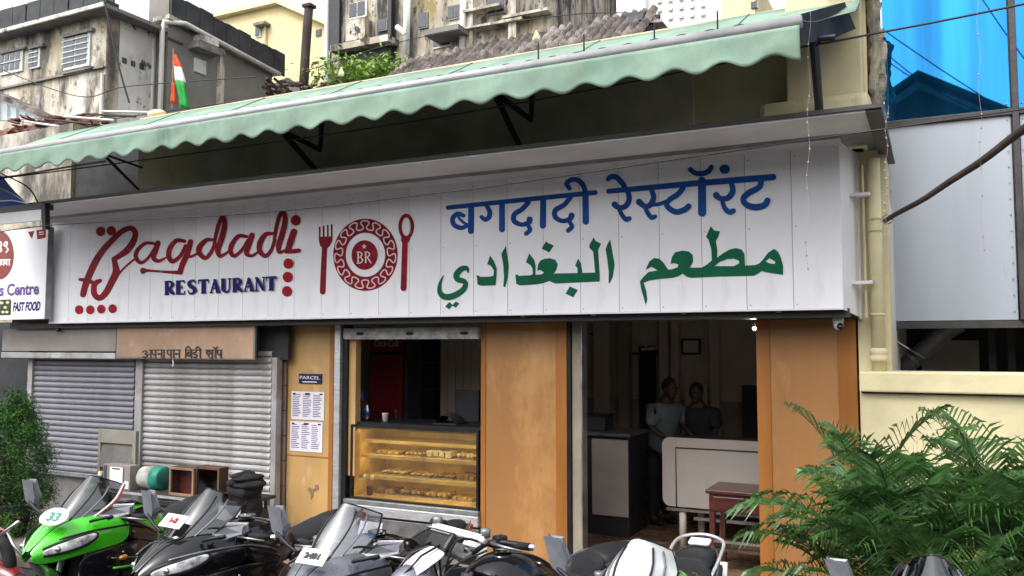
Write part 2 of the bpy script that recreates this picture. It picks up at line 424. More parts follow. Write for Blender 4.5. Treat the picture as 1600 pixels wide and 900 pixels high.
# ================================================================== THE SETTING
DF, DS = 6.7, 6.3                 # shop front, sign front
g = MB(); g.quad((-400, -300, 0), (400, -300, 0), (400, 600, 0), (-400, 600, 0)); struct(g.build('ground', 'asphalt'))
pv = struct(MB().box(-14, 6, 5.0, DF + .3, .004, .10).build('pavement', 'paving', bevel=.01))

# ---- the restaurant building
XL, XR = -9.9, -.43
bld = thing('restaurant_building', 'low cream shop building with orange pillars under the long white sign', 'building', (-5, 8.5, 0))
wall = MB()
wall.box(X(213, DF, 280), XR, DF + .02, DF + .25, 2.27, 4.62)
wall.build('upper_wall', 'cream', bld)
# added board that puts the shade over the middle wall into a greyer colour
BX('wall_shade_board', 'wall_shade', X(300, DF), X(1090, DF), DF - .03, DF + .02, 3.3, 4.55, bld)
xe0, xe1 = X(1222, DF), X(1345, DF)
BX('corner_pier', 'cream', xe0 + .1, XR - .02, DF - .16, DF + .02, 3.42, 4.75, bld, .01)
pm = MB().box(xe0 - .1, XR + .03, DF - .24, DF + .02, 3.42, 3.82); pm.build('pier_plinth', 'cream_clean', bld, .05)
BX('pier_capital', 'cream_clean', XR - .28, XR + .06, DF - .26, DF + .1, 4.62, 4.86, bld, .03)
BX('lintel', 'trim_dark', XL, X(1340, DF) - .02, DF - .32, DF - .03, 2.2, 2.262, bld)
BX('fascia_beam', 'black', XL, X(1345, DF) - .05, DF - .3, DF + .02, 2.27, 3.3, bld)
def pillar(a, b, m, py=650, z1=2.2, d0=DF, edge=(.03, .09)):
    xa, xb = X(a, d0, py), X(b, d0, py)
    p = BX('pillar', m, xa, xb, d0, d0 + .3, .1, z1, bld, .004)
    for k, (e, s) in enumerate(zip(edge, (1, -1))):
        if e: BX('edge_panel', 'pillar_deep', *(sorted((xa, xa + e)) if s == 1 else sorted((xb - e, xb))), d0 - .008, d0 + .01, .1, z1 - .004, p)
    return p
pillar(446, 521, 'pillar_pale', edge=(0, .05))
pillar(752, 886, 'pillar', edge=(.045, .10))
pillar(1184, 1341, 'pillar', edge=(.10, .13))
# seam lines and scuffs of the first pillar
px0 = X(452, DF); 
BX('panel_joint', 'pillar_deep', X(449, DF), X(520, DF), DF - .003, DF + .004, Z(480, 714, DF), Z(480, 712, DF), bld)
# the room
RX0, RX1, RD, RZ = -6.2, -.42, 11.6, 2.95
rm = MB(); rm.box(RX0 - .1, RX0, DF + .3, RD, 0, RZ); rm.box(RX1, RX1 + .1, DF + .3, RD, 0, RZ); rm.box(RX0 - .1, RX1 + .1, RD, RD + .1, 0, RZ)
rm.build('inner_wall', 'wall_in', bld)
BX('ceiling', 'wall_in', RX0 - .1, RX1 + .1, DF + .26, RD + .1, RZ, RZ + .15, bld)
fl = struct(BX('floor', 'floor_in', RX0, RX1, DF - .02, RD, .10, .15))
for i in range(6):
    for j in range(7):
        x0 = X(905, DF) + .4 + i * .45 - .9; y0 = DF + .3 + j * .45
        BX('floor_tile', 'floor_in', x0 + .006, x0 + .444, y0 + .006, y0 + .444, .151, .157, fl)
# terracotta door step
st = MB().box(X(892, DF - .3, 880), X(1183, DF - .3, 880), DF - .42, DF - .02, .10, .165); struct(st.build('door_step', 'terracotta', bevel=.012))
# wall pilasters and panels at the back of the room
for a, b, m, z1 in ((930, 955, 'panel_in', RZ), (968, 985, 'wall_in2', RZ), (1032, 1046, 'panel_in', RZ), (1050, 1062, 'panel_in', RZ), (1110, 1125, 'panel_in', RZ), (700, 725, 'panel_in', RZ), (655, 672, 'panel_in', RZ)):
    BX('pilaster', m, X(a, 11.5), X(b, 11.5), 11.42, 11.6, .15, z1 - .01, bld, .01)
BX('wainscot', 'wall_in2', X(800, 11.5), RX1, 11.56, 11.6, .15, 1.25, bld)
BX('back_opening', 'dark_in', X(998, 11.5), X(1022, 11.5), 11.5, 11.6, .15, 2.0, bld, .01)
# door reveal (beige side wall of the doorway) and dark door track
rv = MB().box(X(912, DF, 700) - .0, X(912, DF, 700) + .05, DF + .02, DF + .85, .15, 2.2)
dx = X(897, DF, 700)
BX('door_reveal', 'reveal', X(892, DF, 700) + .004, X(908, DF, 700), DF + .02, DF + .10, .15, 2.2, bld, .004)
BX('shutter_rail', 'black', X(886, DF, 700) + .004, X(892, DF, 700), DF + .0, DF + .12, .11, 2.2, bld)
BX('door_trim', 'steel', X(908, DF, 700) + .002, X(908, DF, 700) + .012, DF + .0, DF + .11, .15, 2.2, bld)

# ---- showcase window
wx0, wx1 = X(527, DF, 650), X(751, DF, 650)
wn = thing('shop_window', 'steel framed serving hatch with marbled header above the lit sweet showcase', 'window', ((wx0 + wx1) / 2, DF, .1))
BX('post', 'alu', wx0, wx0 + .07, DF - .06, DF + .06, .1, 2.2, wn, .004)
BX('inner_post', 'black', wx0 + .073, wx0 + .12, DF - .02, DF + .08, .1, 2.2, wn, .003)
BX('jamb', 'pillar_pale', wx0 + .12, wx0 + .20, DF + .02, DF + .1, .75, 2.07, wn)
zt0, zt1 = Z(650, 530, DF), Z(650, 512, DF)
hd = BX('header', 'marble', wx0 + .10, wx1, DF - .05, DF + .05, zt0, zt1, wn, .004)
for px in (562, 640, 725):
    MB().ball((X(px, DF - .05), DF - .055, (zt0 + zt1) / 2), (.045, .008, .016)).build('smudge', 'black', hd, smooth=True)
BX('sill', 'alu', wx0 + .12, wx1, DF - .05, DF + .1, Z(650, 812, DF), Z(650, 797, DF) + .005, wn, .006)
BX('sill_gap', 'black', wx0 + .12, wx1, DF - .02, DF + .08, Z(650, 816, DF), Z(650, 812, DF), wn)
BX('apron_panel', 'metal_grey', wx0 + .12, wx1, DF - .03, DF + .08, .1, Z(650, 816, DF), wn, .004)
BX('apron_rail', 'alu_dark', wx0 + .12, wx1, DF - .045, DF + .0, .5, .54, wn, .004)

DC = DF + .03
cx0, cx1 = X(549, DC, 730), X(749, DC, 730)
cz0, cz1 = Z(640, 789, DC), Z(640, 667, DC)
sc = thing('sweet_showcase', 'lit glass display case with gold shelves of sweets behind the black frame', 'display case', ((cx0 + cx1) / 2, DC + .3, cz0))
t_ = .022
fr = MB(); fr.box(cx0, cx1, DC - .02, DC + .02, cz0, cz0 + t_ * 1.4); fr.box(cx0, cx1, DC - .02, DC + .02, cz1 - t_, cz1)
fr.box(cx0, cx0 + t_, DC - .02, DC + .02, cz0 + t_ * 1.4, cz1 - t_); fr.box(cx1 - t_, cx1, DC - .02, DC + .02, cz0 + t_ * 1.4, cz1 - t_)
fr.build('frame', 'black', sc)
MB().quad((cx0 + t_, DC, cz0 + .03), (cx1 - t_, DC, cz0 + .03), (cx1 - t_, DC, cz1 - t_), (cx0 + t_, DC, cz1 - t_)).build('pane', 'glass_case', sc)
BX('back_panel', 'gold_back', cx0, cx1, DC + .55, DC + .57, cz0, cz1, sc)
sd_ = MB().box(cx0, cx0 + .012, DC + .02, DC + .55, cz0, cz1).box(cx1 - .012, cx1, DC + .02, DC + .55, cz0, cz1); sd_.build('side_panel', 'gold_back', sc)
BX('top_board', 'black', cx0, cx1, DC + .02, DC + .57, cz1 - .004, cz1 + .02, sc)
BX('bottom_shelf', 'gold_back', cx0, cx1, DC + .02, DC + .55, cz0, cz0 + .03, sc)
hh = cz1 - cz0
rnd = random.Random(3)
BX('top_lip', 'gold_back', cx0 + .012, cx1 - .012, DC + .030, DC + .036, cz1 - .05, cz1 - .006, sc)
MB().box(cx0 + .04, cx1 - .04, DC + .06, DC + .085, cz1 - .034, cz1 - .014).build('light_strip', 'led_warm', sc)
for k, fz in enumerate((.33, .60, .80)):
    z = cz0 + hh * fz - .02
    sh = BX('shelf', 'gold_back', cx0 + .015, cx1 - .015, DC + .12 + .03 * k, DC + .54, z - .012, z, sc)
    BX('light_strip', 'led_warm', cx0 + .04, cx1 - .04, DC + .135 + .03 * k, DC + .15 + .03 * k, z - .024, z - .0125, sh)
    BX('lip', 'gold_back', cx0 + .015, cx1 - .015, DC + .112 + .03 * k, DC + .118 + .03 * k, z - .027, z + .004, sh)
for k, fz in enumerate((.0, .33, .60)):
    z = cz0 + hh * fz + (.031 if k == 0 else -.019)
    x = cx0 + .09 + rnd.random() * .1; tn = -1
    while x < cx1 - .3:
        w_ = .16 + rnd.random() * .12
        tn += 1; tr = thing('sweet_tray', '%s steel tray of sweets from the left on the %s shelf of the lit showcase' % (('first', 'second', 'third', 'fourth', 'fifth', 'sixth')[tn], ('bottom', 'middle', 'upper')[k]), 'tray', (x + w_ / 2, DC + .33, z), 'trays of sweets in the lit showcase')
        BX('tray', 'steel', x, x + w_, DC + .22, DC + .44, z, z + .012, tr)
        s_ = MB(); mm = rnd.choice(('sweet_a', 'sweet_b', 'sweet_c', 'sweet_d', 'sweet_e')); ball_ = rnd.random() < .5; hh_ = rnd.uniform(.010, .026)
        for i in range(4):
            for j in range(3):
                q_ = (x + w_ * (i + .5) / 4 + rnd.uniform(-.006, .006), DC + .25 + j * .07, z + .014 + hh_)
                if ball_: s_.ball(q_, (w_ * .11, .026, hh_ * rnd.uniform(.9, 1.2)), 9, 6)
                else: s_.obox(q_, (w_ * .1, .028, hh_ * rnd.uniform(.8, 1.1)), (0, 0, rnd.uniform(-.3, .3)))
        s_.build('sweets', mm, tr, kind='stuff')
        x += w_ + .02 + rnd.random() * .06
# white flower balls and a little plant in the left of the case
tf = thing('flower_pot', 'dark pot with two round white flowers at the left of the showcase', 'flower pot', (X(577, DC + .12), DC + .12, cz0 + .03))
MB().lathe([(.025, 0), (.035, .08), (.037, .09)], (X(580, DC + .12), DC + .12, cz0 + .03)).build('pot', 'wood_red', tf, smooth=True)
for px, py in ((570, 745), (582, 746)):
    p = P(px, py, DC + .12); MB().ball(p, .026).build('flower', 'white_paint', tf, smooth=True)
MB().tube([(X(578, DC + .12), DC + .12, cz0 + .1), P(574, 752, DC + .12)], .004, 5).build('stem', 'leaf_stem', tf)

# ---- things on the counter top
ct = cz1 + .02
t = thing('paper_cup', 'small white paper cup standing on the showcase top', 'cup', (X(602, DC + .2, 650), DC + .2, ct))
MB().lathe([(.024, 0), (.031, .075), (.033, .077), (.030, .078)], (t.location.x, DC + .2, ct)).build('cup', 'white_paint', t, smooth=True)
for k, px in enumerate((561, 568, 574)):
    t = thing('water_bottle', ('leftmost', 'middle', 'rightmost')[k] + ' of three clear water bottles on the showcase top', 'bottle', (X(px, DC + .18, 650), DC + .18 + .04 * (k % 2), ct), 'bottles on the counter')
    l = t.location
    MB().lathe([(.025, 0), (.028, .03), (.026, .07), (.028, .11), (.012, .145), (.012, .16)], l).build('bottle', 'glass_pale', t, smooth=True)
    MB().lathe([(.014, .158), (.014, .175)], l, 10).build('cap', 'sign_blue', t)
    MB().lathe([(.0275, .055), (.0275, .085)], l).build('wrapper', 'blue_paint', t, smooth=True)
# phone / till glow on the counter, shadowy machine
t = thing('billing_machine', 'dark billing machine with a curved hood on the counter at right', 'machine', (X(708, DC + .3, 650), DC + .3, ct))
MB().loft([[(X(a, DC + .3, 650), DC + .16 + .22 * j / 4, ct + h_ * (1 - (j / 4 - .5) ** 2)) for j in range(5)] for a, h_ in ((690, .01), (696, .09), (706, .12), (716, .09), (722, .01))]).build('hood', 'dark_in', t, sub=1)
BX('base', 'black', X(688, DC + .3, 650), X(724, DC + .3, 650), DC + .16, DC + .40, ct, ct + .012, t)
# fridge, glass cabinet, curtain
D1 = 8.0
fz1 = 1.95
fg = thing('drinks_fridge', 'dark red drinks fridge with white script across its top', 'fridge', (X(606, D1), D1 + .3, .15))
fx0, fx1 = X(583, D1), X(630, D1)
BX('cabinet', 'dark_in', fx0 - .05, fx1 + .05, D1, D1 + .55, .15, 2.2, fg, .02)
BX('header', 'cooler_red', fx0, fx1, D1 - .03, D1, 1.93, 2.13, fg, .01)
BX('door', 'cooler_red', fx0, fx1, D1 - .05, D1 - .001, .3, 1.9, fg, .01)
BX('handle', 'steel', fx1 - .05, fx1 - .035, D1 - .09, D1 - .06, .9, 1.3, fg, .004)
text('lettering', 'Coca-Cola', 'white_paint', fg, (fx0 + .04, D1 - .034, 1.99), .12, width=fx1 - fx0 - .08, shear=.3)
cb = thing('glass_cabinet', 'tall dark cabinet with glass doors between the fridge and the pilasters', 'cabinet', (X(655, D1), D1 + .3, .15))
a, b = X(638, D1 + .3), X(690, D1 + .3)
BX('carcass', 'dark_in', a, b, D1 + .32, D1 + .7, .15, 2.2, cb)
for k in range(5): BX('shelf', 'steel', a + .02, b - .02, D1 + .31, D1 + .33, .6 + k * .3, .61 + k * .3, cb)
MB().quad((a + .02, D1 + .3, .3), (b - .02, D1 + .3, .3), (b - .02, D1 + .3, 2.1), (a + .02, D1 + .3, 2.1)).build('door_glass', 'glass_smoke', cb)
pn = thing('wall_panelling', 'grey brown vertical panelling seen through the hatch', 'panelling', (X(720, 8.3), 8.3, .15))
for k in range(5):
    a_ = X(688, 8.3) + k * .1; BX('board', 'wall_in2', a_ + .004, a_ + .096, 8.3, 8.33, .15, 2.6, pn)
MN = thing('dark_screen', 'dark flat screen standing at the right of the hatch', 'screen', (X(735, 7.6, 650), 7.6, .15))
BX('screen', 'dark_in', X(712, 7.6), X(748, 7.6), 7.6, 7.64, Z(730, 660, 7.6), Z(730, 610, 7.6), MN, .005)
BX('stand', 'black', X(728, 7.6), X(733, 7.6), 7.61, 7.65, .15, Z(730, 660, 7.6), MN)
t = thing('notice_plate', 'tiny dark blue notice plate on the jamb left of the hatch', 'sign', (X(558, DF + .12), DF + .12, Z(558, 622, DF + .12)))
BX('plate', 'sign_blue', X(547, DF + .12), X(570, DF + .12), DF + .105, DF + .12, Z(558, 625, DF + .12), Z(558, 611, DF + .12), t)
BX('small_print', 'sign_grey', X(551, DF + .12), X(566, DF + .12), DF + .103, DF + .1045, Z(558, 619, DF + .12), Z(558, 616.5, DF + .12), t)

# ---- the room behind the doorway
t = thing('wall_picture', 'framed white notice hung between pilasters on the back wall', 'picture', (X(1080, 11.5), 11.5, 2.2))
BX('frame', 'black', X(1064, 11.5), X(1094, 11.5), 11.53, 11.56, Z(1080, 554, 11.5), Z(1080, 529, 11.5), t)
BX('sheet', 'panel_in', X(1067, 11.5), X(1091, 11.5), 11.52, 11.528, Z(1080, 551, 11.5), Z(1080, 532, 11.5), t)
t = thing('wall_shelf_clutter', 'small wall shelf holding pale papers left of the pilasters', 'shelf', (X(1010, 11.4), 11.4, 2.0))
BX('board', 'black', X(996, 11.4), X(1026, 11.4), 11.2, 11.5, Z(1010, 554, 11.4), Z(1010, 551, 11.4), t)
MB().obox(P(1003, 536, 11.4), (.08, .02, .02), (0, .5, 0)).obox(P(1014, 545, 11.4), (.1, .05, .02), (0, -.1, 0)).build('papers', 'paper', t)
t = thing('wall_vent', 'small dark slot vent high on the room wall at left', 'vent', (X(932, 11.5), 11.5, 2.3))
BX('slot', 'black', X(920, 11.5), X(943, 11.5), 11.54, 11.59, Z(932, 523, 11.5), Z(932, 520, 11.5), t)
t = thing('pale_poster', 'pale lit poster behind the heads of the two men', 'poster', (X(1088, 11.4), 11.4, 1.3))
BX('sheet', 'panel_in', X(1070, 11.4), X(1104, 11.4), 11.37, 11.40, Z(1088, 655, 11.4), Z(1088, 602, 11.4), t)
t = thing('dark_doorway_board', 'dark board standing at the right end of the room', 'board', (X(1170, 10.5), 10.5, .15))
BX('board', 'dark_in', X(1158, 10.5), X(1182, 10.5) + .3, 10.5, 10.55, .15, Z(1170, 602, 10.5), t)
# counter
D2 = 7.9
ca, cbx = X(916, D2, 760), X(980, D2, 760)
t = thing('serving_counter', 'tall dark grey counter with pale top edge just inside the doorway', 'counter', ((ca + cbx) / 2, D2 + .3, .15))
ctz = Z(945, 677, D2)
BX('body', 'dark_in', ca - .2, cbx, D2 + .05, D2 + .6, .15, ctz - .03, t, .01)
BX('front_panel', 'wall_in2', ca + .05, cbx, D2 + .02, D2 + .05, .35, ctz - .06, t, .005)
BX('top', 'metal_grey', ca - .2, cbx + .03, D2 - .01, D2 + .62, ctz - .03, ctz, t, .008)
t = thing('counter_box', 'small dark box standing on the inner counter', 'box', (X(935, D2 + .3, 660), D2 + .3, ctz))
BX('box', 'dark_in', X(917, D2 + .3), X(950, D2 + .3), D2 + .2, D2 + .45, ctz, ctz + .14, t, .01)
BX('lid', 'black', X(915, D2 + .3), X(952, D2 + .3), D2 + .19, D2 + .46, ctz + .141, ctz + .155, t)
# big beige table-front
D3 = 7.75
a, b = X(1035, D3, 740), X(1183, D3, 740) + .25
z0, z1 = Z(1100, 795, D3), Z(1100, 686, D3)
t = thing('beige_counter', 'beige rounded board counter on round legs inside the doorway', 'table', ((a + b) / 2, D3 + .2, .157))
def rrect(x0, x1, y, z0, z1, r, n=6):
    o = []
    for cx, cz, a0 in ((x1 - r, z1 - r, 0), (x0 + r, z1 - r, 90), (x0 + r, z0 + r, 180), (x1 - r, z0 + r, 270)):
        for i in range(n + 1): q = R(a0 + 90 * i / n); o.append((cx + r * math.cos(q), y, cz + r * math.sin(q)))
    return o
MB().slab(rrect(a, b, D3, z0, z1, .07), (0, .035, 0)).build('front_board', 'table_top', t, .004)
tb = MB().tube([(a + .13, D3 - .006, z0 + .0), (a + .13, D3 - .006, z1 - .09), (b - .05, D3 - .006, z1 - .09)], .006, 6); tb.build('trim_line', 'dark_in', t)
BX('rail', 'steel', a + .02, b, D3 + .05, D3 + .08, z0 - .05, z0 - .025, t)
BX('desk_top', 'dark_in', a + .05, b, D3 + .036, D3 + .5, z1 - .05, z1 - .02, t)
for px in (1064, 1080, 1115):
    x_ = X(px, D3 + .03, 830); MB().tube([(x_, D3 + .1 + (px > 1070) * .3, .157), (x_, D3 + .1 + (px > 1070) * .3, z0 - .0)], .033, 12).build('leg', 'panel_in', t, smooth=True)
BX('foot_rail', 'steel', X(1075, D3, 830), b, D3 + .2, D3 + .23, .38, .41, t)
# red side table with drawer
D4 = 7.05
a, b = X(1107, D4, 800), X(1183, D4, 800) + .12
z1 = Z(1150, 768, D4)
t = thing('side_table', 'dark red wooden side table with one drawer and a low shelf', 'table', ((a + b) / 2, D4 + .25, .157))
BX('top', 'wood_red', a - .02, b + .02, D4 - .02, D4 + .45, z1 - .03, z1, t, .006)
BX('drawer', 'wood_red', a + .04, b - .04, D4 - .012, D4 + .01, z1 - .17, z1 - .05, t, .006)
BX('apron', 'wood_red', a + .005, b - .005, D4 + .01, D4 + .42, z1 - .18, z1 - .03, t)
for x_ in (a + .005, b - .05):
    for y_ in (D4 + .001, D4 + .38): BX('leg', 'wood_red', x_, x_ + .045, y_, y_ + .045, .157, z1 - .03, t, .004)
BX('shelf', 'wood_brown', a + .04, b - .04, D4 + .02, D4 + .4, .33, .35, t)
BX('foot_rail', 'steel', a + .04, b - .04, D4 + .0, D4 + .02, .40, .42, t)
hp = P(1154, 791, D4 - .02); MB().ball((hp.x, hp.y, hp.z + .02), .009).tube([hp + Vector((0, 0, .02)), hp - Vector((0, 0, .03))], .005, 6).build('handle', 'chrome', t)
# lit spot lamp under the lintel at the right of the doorway
lp = P(1179, 512, DF + .35)
t = thing('spot_lamp', 'tiny lit spot lamp under the lintel at the right of the doorway', 'lamp', lp)
MB().lathe([(.012, .02), (.022, .0), (.024, .03), (.01, .045)], lp, 12).build('housing', 'steel', t, smooth=True)
MB().ball(lp - Vector((0, 0, .005)), .014).build('bulb', 'led_white', t, smooth=True)
for px in (820, 1070, 930, 575, 1218):
    p = P(px, 489, DS + .12); t = thing('down_light', 'small round downlight under the sign, over the ' + {820: 'wide orange pillar left of the doorway', 1070: 'middle of the doorway', 930: 'left jamb of the doorway', 575: 'shop window', 1218: 'right orange pillar'}[px], 'lamp', (p.x, p.y, 2.25), 'downlights under the sign')
    MB().lathe([(.045, .0), (.045, .012), (.02, .014)], (p.x, p.y, 2.238), 16).build('rim', 'steel', t)
    MB().lathe([(.03, -.002), (.03, .004)], (p.x, p.y, 2.238), 16).build('lens', 'lamp_glass', t)

# ---- two men inside
def skinned(name, m, parent, joints, edges, sub=2):
    me = bpy.data.meshes.new(name); me.from_pydata([j[0] for j in joints], edges, []); me.update()
    o = bpy.data.objects.new(name, me); COL.objects.link(o); o.parent = parent; me.materials.append(MATS[m])
    me.skin_vertices or me.attributes
    md = o.modifiers.new('skin', 'SKIN'); 
    if not me.skin_vertices:
        bm = bmesh.new(); bm.from_mesh(me); ly = bm.verts.layers.skin.verify(); bm.to_mesh(me); bm.free()
    for i, j in enumerate(joints):
        r_ = j[1]; me.skin_vertices[0].data[i].radius = r_ if isinstance(r_, tuple) else (r_, r_)
        me.skin_vertices[0].data[i].use_root = (i == 0)
    md.use_smooth_shade = True
    s_ = o.modifiers.new('sub', 'SUBSURF'); s_.levels = s_.render_levels = sub
    return o
def hand(parent, wrist, d, up, side):
    d = Vector(d).normalized(); up = Vector(up).normalized(); s = d.cross(up) * side
    W = Vector(wrist); J = [(W, (.022, .016))]; E = []
    J.append((W + d * .045, (.032, .013))); E.append((0, 1)); 
    o = skinned('palm', 'skin', parent, [(W, .02), (W + d * .03, (.028, .016)), (W + d * .08, (.036, .012))], [(0, 1), (1, 2)], 2)
    for k, (off, ln) in enumerate(((-.027, .068), (-.009, .078), (.009, .072), (.026, .056))):
        b = W + d * .075 + s * off
        skinned('finger', 'skin', o, [(b, .0095), (b + d * ln * .5 - up * .008, .0085), (b + d * ln * .95 - up * .03, .0068)], [(0, 1), (1, 2)], 1)
    b = W + d * .03 - s * .028
    skinned('thumb', 'skin', o, [(b, .011), (b + d * .03 - s * .022, .010), (b + d * .055 - s * .028, .008)], [(0, 1), (1, 2)], 1)
def man(label, loc, rz, shirt, tall, lean=.05, sit=False, arms=((.25, -.1), (.25, .1))):
    t = thing('person', label, 'person', loc); k = tall / 1.72
    def V(x, y, z): return Vector((x, y, z)) * k          # local: faces +x, left +y
    hip = .9; sh = 1.42; hx = lean
    J = [(V(0, 0, hip), (.11, .085)), (V(hx * .4, 0, 1.1), (.11, .08)), (V(hx * .8, 0, 1.3), (.12, .085)), (V(hx, 0, 1.41), (.08, .06)), (V(hx * 1.1, 0, 1.50), .055), (V(hx * 1.2, 0, 1.56), .055)]
    E = [(0, 1), (1, 2), (2, 3), (3, 4), (4, 5)]
    body = skinned('body', 'skin', t, J + [(V(hx, .17, 1.36), .034), (V(hx + .03, .24, 1.15), .034), (V(hx + .22, .20, 1.06), .034),
                (V(hx, -.17, 1.36), .034), (V(hx + .03, -.24, 1.15), .034), (V(hx + .22, -.20, 1.06), .034),
                (V(0, .09, .84), .085), (V(.02, .1, .48), .06), (V(-.02, .1, .1), .04), (V(.12, .1, .04), .035),
                (V(0, -.09, .84), .085), (V(.02, -.1, .48), .06), (V(-.02, -.1, .1), .04), (V(.12, -.1, .04), .035)],
                E + [(3, 6), (6, 7), (7, 8), (3, 9), (9, 10), (10, 11), (0, 12), (12, 13), (13, 14), (14, 15), (0, 16), (16, 17), (17, 18), (18, 19)])
    skinned('shirt', shirt, t, [(V(0, 0, .80), (.175, .15)), (V(hx * .4, 0, 1.1), (.165, .13)), (V(hx * .8, 0, 1.3), (.185, .14)), (V(hx, 0, 1.445), (.125, .10)),
                (V(hx, .19, 1.395), .085), (V(hx + .03, .25, 1.17), .062), (V(hx, -.19, 1.395), .085), (V(hx + .03, -.25, 1.17), .062)], [(0, 1), (1, 2), (2, 3), (3, 4), (4, 5), (3, 6), (6, 7)])
    skinned('trousers', 'trousers', t, [(V(0, 0, .92), (.165, .13)), (V(0, .09, .82), .1), (V(.02, .1, .48), .078), (V(-.02, .1, .09), .062), (V(0, -.09, .82), .1), (V(.02, -.1, .48), .078), (V(-.02, -.1, .09), .062)],
                [(0, 1), (1, 2), (2, 3), (0, 4), (4, 5), (5, 6)])
    c = V(hx * 1.3 + .03, 0, 1.605)
    hd_ = MB().ball(c, (.098 * k, .078 * k, .118 * k), 20, 14)
    hd_.ball(c + V(.095, 0, -.015), (.018, .013, .022), 8, 6).ball(c + V(.03, 0, -.085), (.055 * k, .05 * k, .04 * k), 12, 8)
    for s in (-1, 1): hd_.ball(c + V(-.005, .08 * s, -.01), (.016, .01, .028), 8, 6)
    h_ = hd_.build('head', 'skin', None, smooth=True, origin=(0, 0, 0)); h_.parent = t
    e = MB()
    for s in (-1, 1): e.ball(c + V(.088, .03 * s, .012), .009, 8, 6)
    e_ = e.build('eyes', 'hair', None, origin=(0, 0, 0)); e_.parent = h_
    e_ = MB().ball(c + V(.088, 0, -.062), (.006, .022, .005), 8, 6).build('mouth', 'wood_red', None, origin=(0, 0, 0)); e_.parent = h_
    hr = MB().ball(c + V(-.018, 0, .032), (.098 * k, .086 * k, .104 * k), 20, 14); hr = hr.build('hair', 'hair', None, smooth=True, origin=(0, 0, 0)); hr.parent = t
    for s in (1, -1):
        hand(t, V(hx + .22, .20 * s, 1.06), V(1, -.25 * s, -.1), (0, 0, 1), s)
    for s in (1, -1):
        q = MB().ball(V(.06, .1 * s, .045), (.13 * k, .05 * k, .045 * k), 12, 8).build('shoe', 'black', None, smooth=True, origin=(0, 0, 0)); q.parent = t
    t.rotation_euler = (0, 0, rz); return t
man('man in pale blue shirt standing side on behind the beige counter', (X(1030, 8.7, 650), 8.7, .157), R(-35), 'shirt_pale', 1.50, .14)
man('man in dark shirt with lowered head, right of the man in the pale shirt', (X(1096, 8.9, 650), 8.9, .157), R(-95), 'shirt_dark', 1.45, .12)

# ================================================================== THE SIGN
sx0, sx1 = P(79, 430, DS).x, P(1313.5, 350, DS).x
sz0, sz1 = P(1313, 481, DS).z, P(1313, 219, DS).z
sign = thing('restaurant_sign', 'long white plank signboard with red, blue and green painted lettering', 'signboard', ((sx0 + sx1) / 2, DS, sz0))
BX('backing', 'sign_seam', sx0 + .01, sx1 - .01, DS + .006, DS + .05, sz0 + .01, sz1, sign)
NP = 26; pw = (sx1 - sx0) / NP
pl0 = BX('plank', 'sign_white', sx0 + .002, sx0 + pw - .002, DS, DS + .006, sz0, sz1, sign)
for i in range(1, NP):
    c = pl0.copy(); COL.objects.link(c); c.parent = sign; c.location = (pl0.location.x + i * pw, pl0.location.y, pl0.location.z)
BX('underside', 'trim_dark', sx0 + .01, sx1 - .01, DS + .01, DF - .03, sz0 - .012, sz0 + .008, sign)
BX('bottom_trim', 'white_paint', sx0, sx1, DS - .006, DS + .05, sz0 - .012, sz0 - .001, sign)
sw = MB()
for i in range(NP):
    for z_ in (sz0 + .03, sz1 - .08, (sz0 + sz1) / 2): sw.ball((sx0 + (i + .08) * pw, DS - .001, z_), (.005, .003, .005), 6, 4)
sw.build('screw_heads', 'alu_dark', sign, kind='stuff')
# right cheek of the box, splayed back to the wall
ckb = X(1343, DF, 400)
ck = MB().loft([[(sx1, DS, sz0 - .01), (sx1, DS, sz1)], [(ckb, DF - .01, sz0 - .06), (ckb, DF - .01, sz1)]])
ck.build('cheek_panel', 'sign_white', sign, solid=.008)
BX('bottom_corner_trim', 'white_paint', ckb - .01, ckb + .01, DF - .05, DF - .005, sz0 - .07, sz1, sign)
# hood over the sign
DH = 5.42; hz = P(1377, 163, DH).z; hx1 = P(1377, 163, DH).x; hx0 = P(79, 430, DS).x - .02
hood = thing('sign_hood', 'grey flat hood with dark rim jutting out over the white sign', 'hood', ((hx0 + hx1) / 2, DS, hz))
vv = [(hx0, DH + .02, hz - .03), (hx1 - .09, DH + .02, hz - .03), (hx1 - .09, DF, sz1 + .02), (hx0, DF, sz1 + .02)]
MB().slab(vv, (0, 0, .015)).build('soffit', 'sign_grey', hood)
MB().slab([(hx0, DS - .16, sz1 + .005), (sx1 + .02, DS - .16, sz1 + .005), (sx1 + .02, DS + .05, sz1 - .05), (hx0, DS + .05, sz1 - .05)], (0, 0, .012)).build('cove_strip', 'sign_grey', hood)
BX('front_rim', 'trim_dark', hx0 - .02, hx1, DH, DH + .018, hz - .016, hz + .010, hood)
MB().slab([(hx1 - .09, DH + .02, hz - .034), (hx1, DH + .02, hz - .034), (hx1, 7.1, hz - .034), (hx1 - .09, 7.1, hz - .034)], (0, 0, .02)).build('side_rim', 'trim_dark', hood)
BX('roof_sheet', 'alu_dark', hx0, hx1, DH + .02, DF, hz + .0, hz + .012, hood)

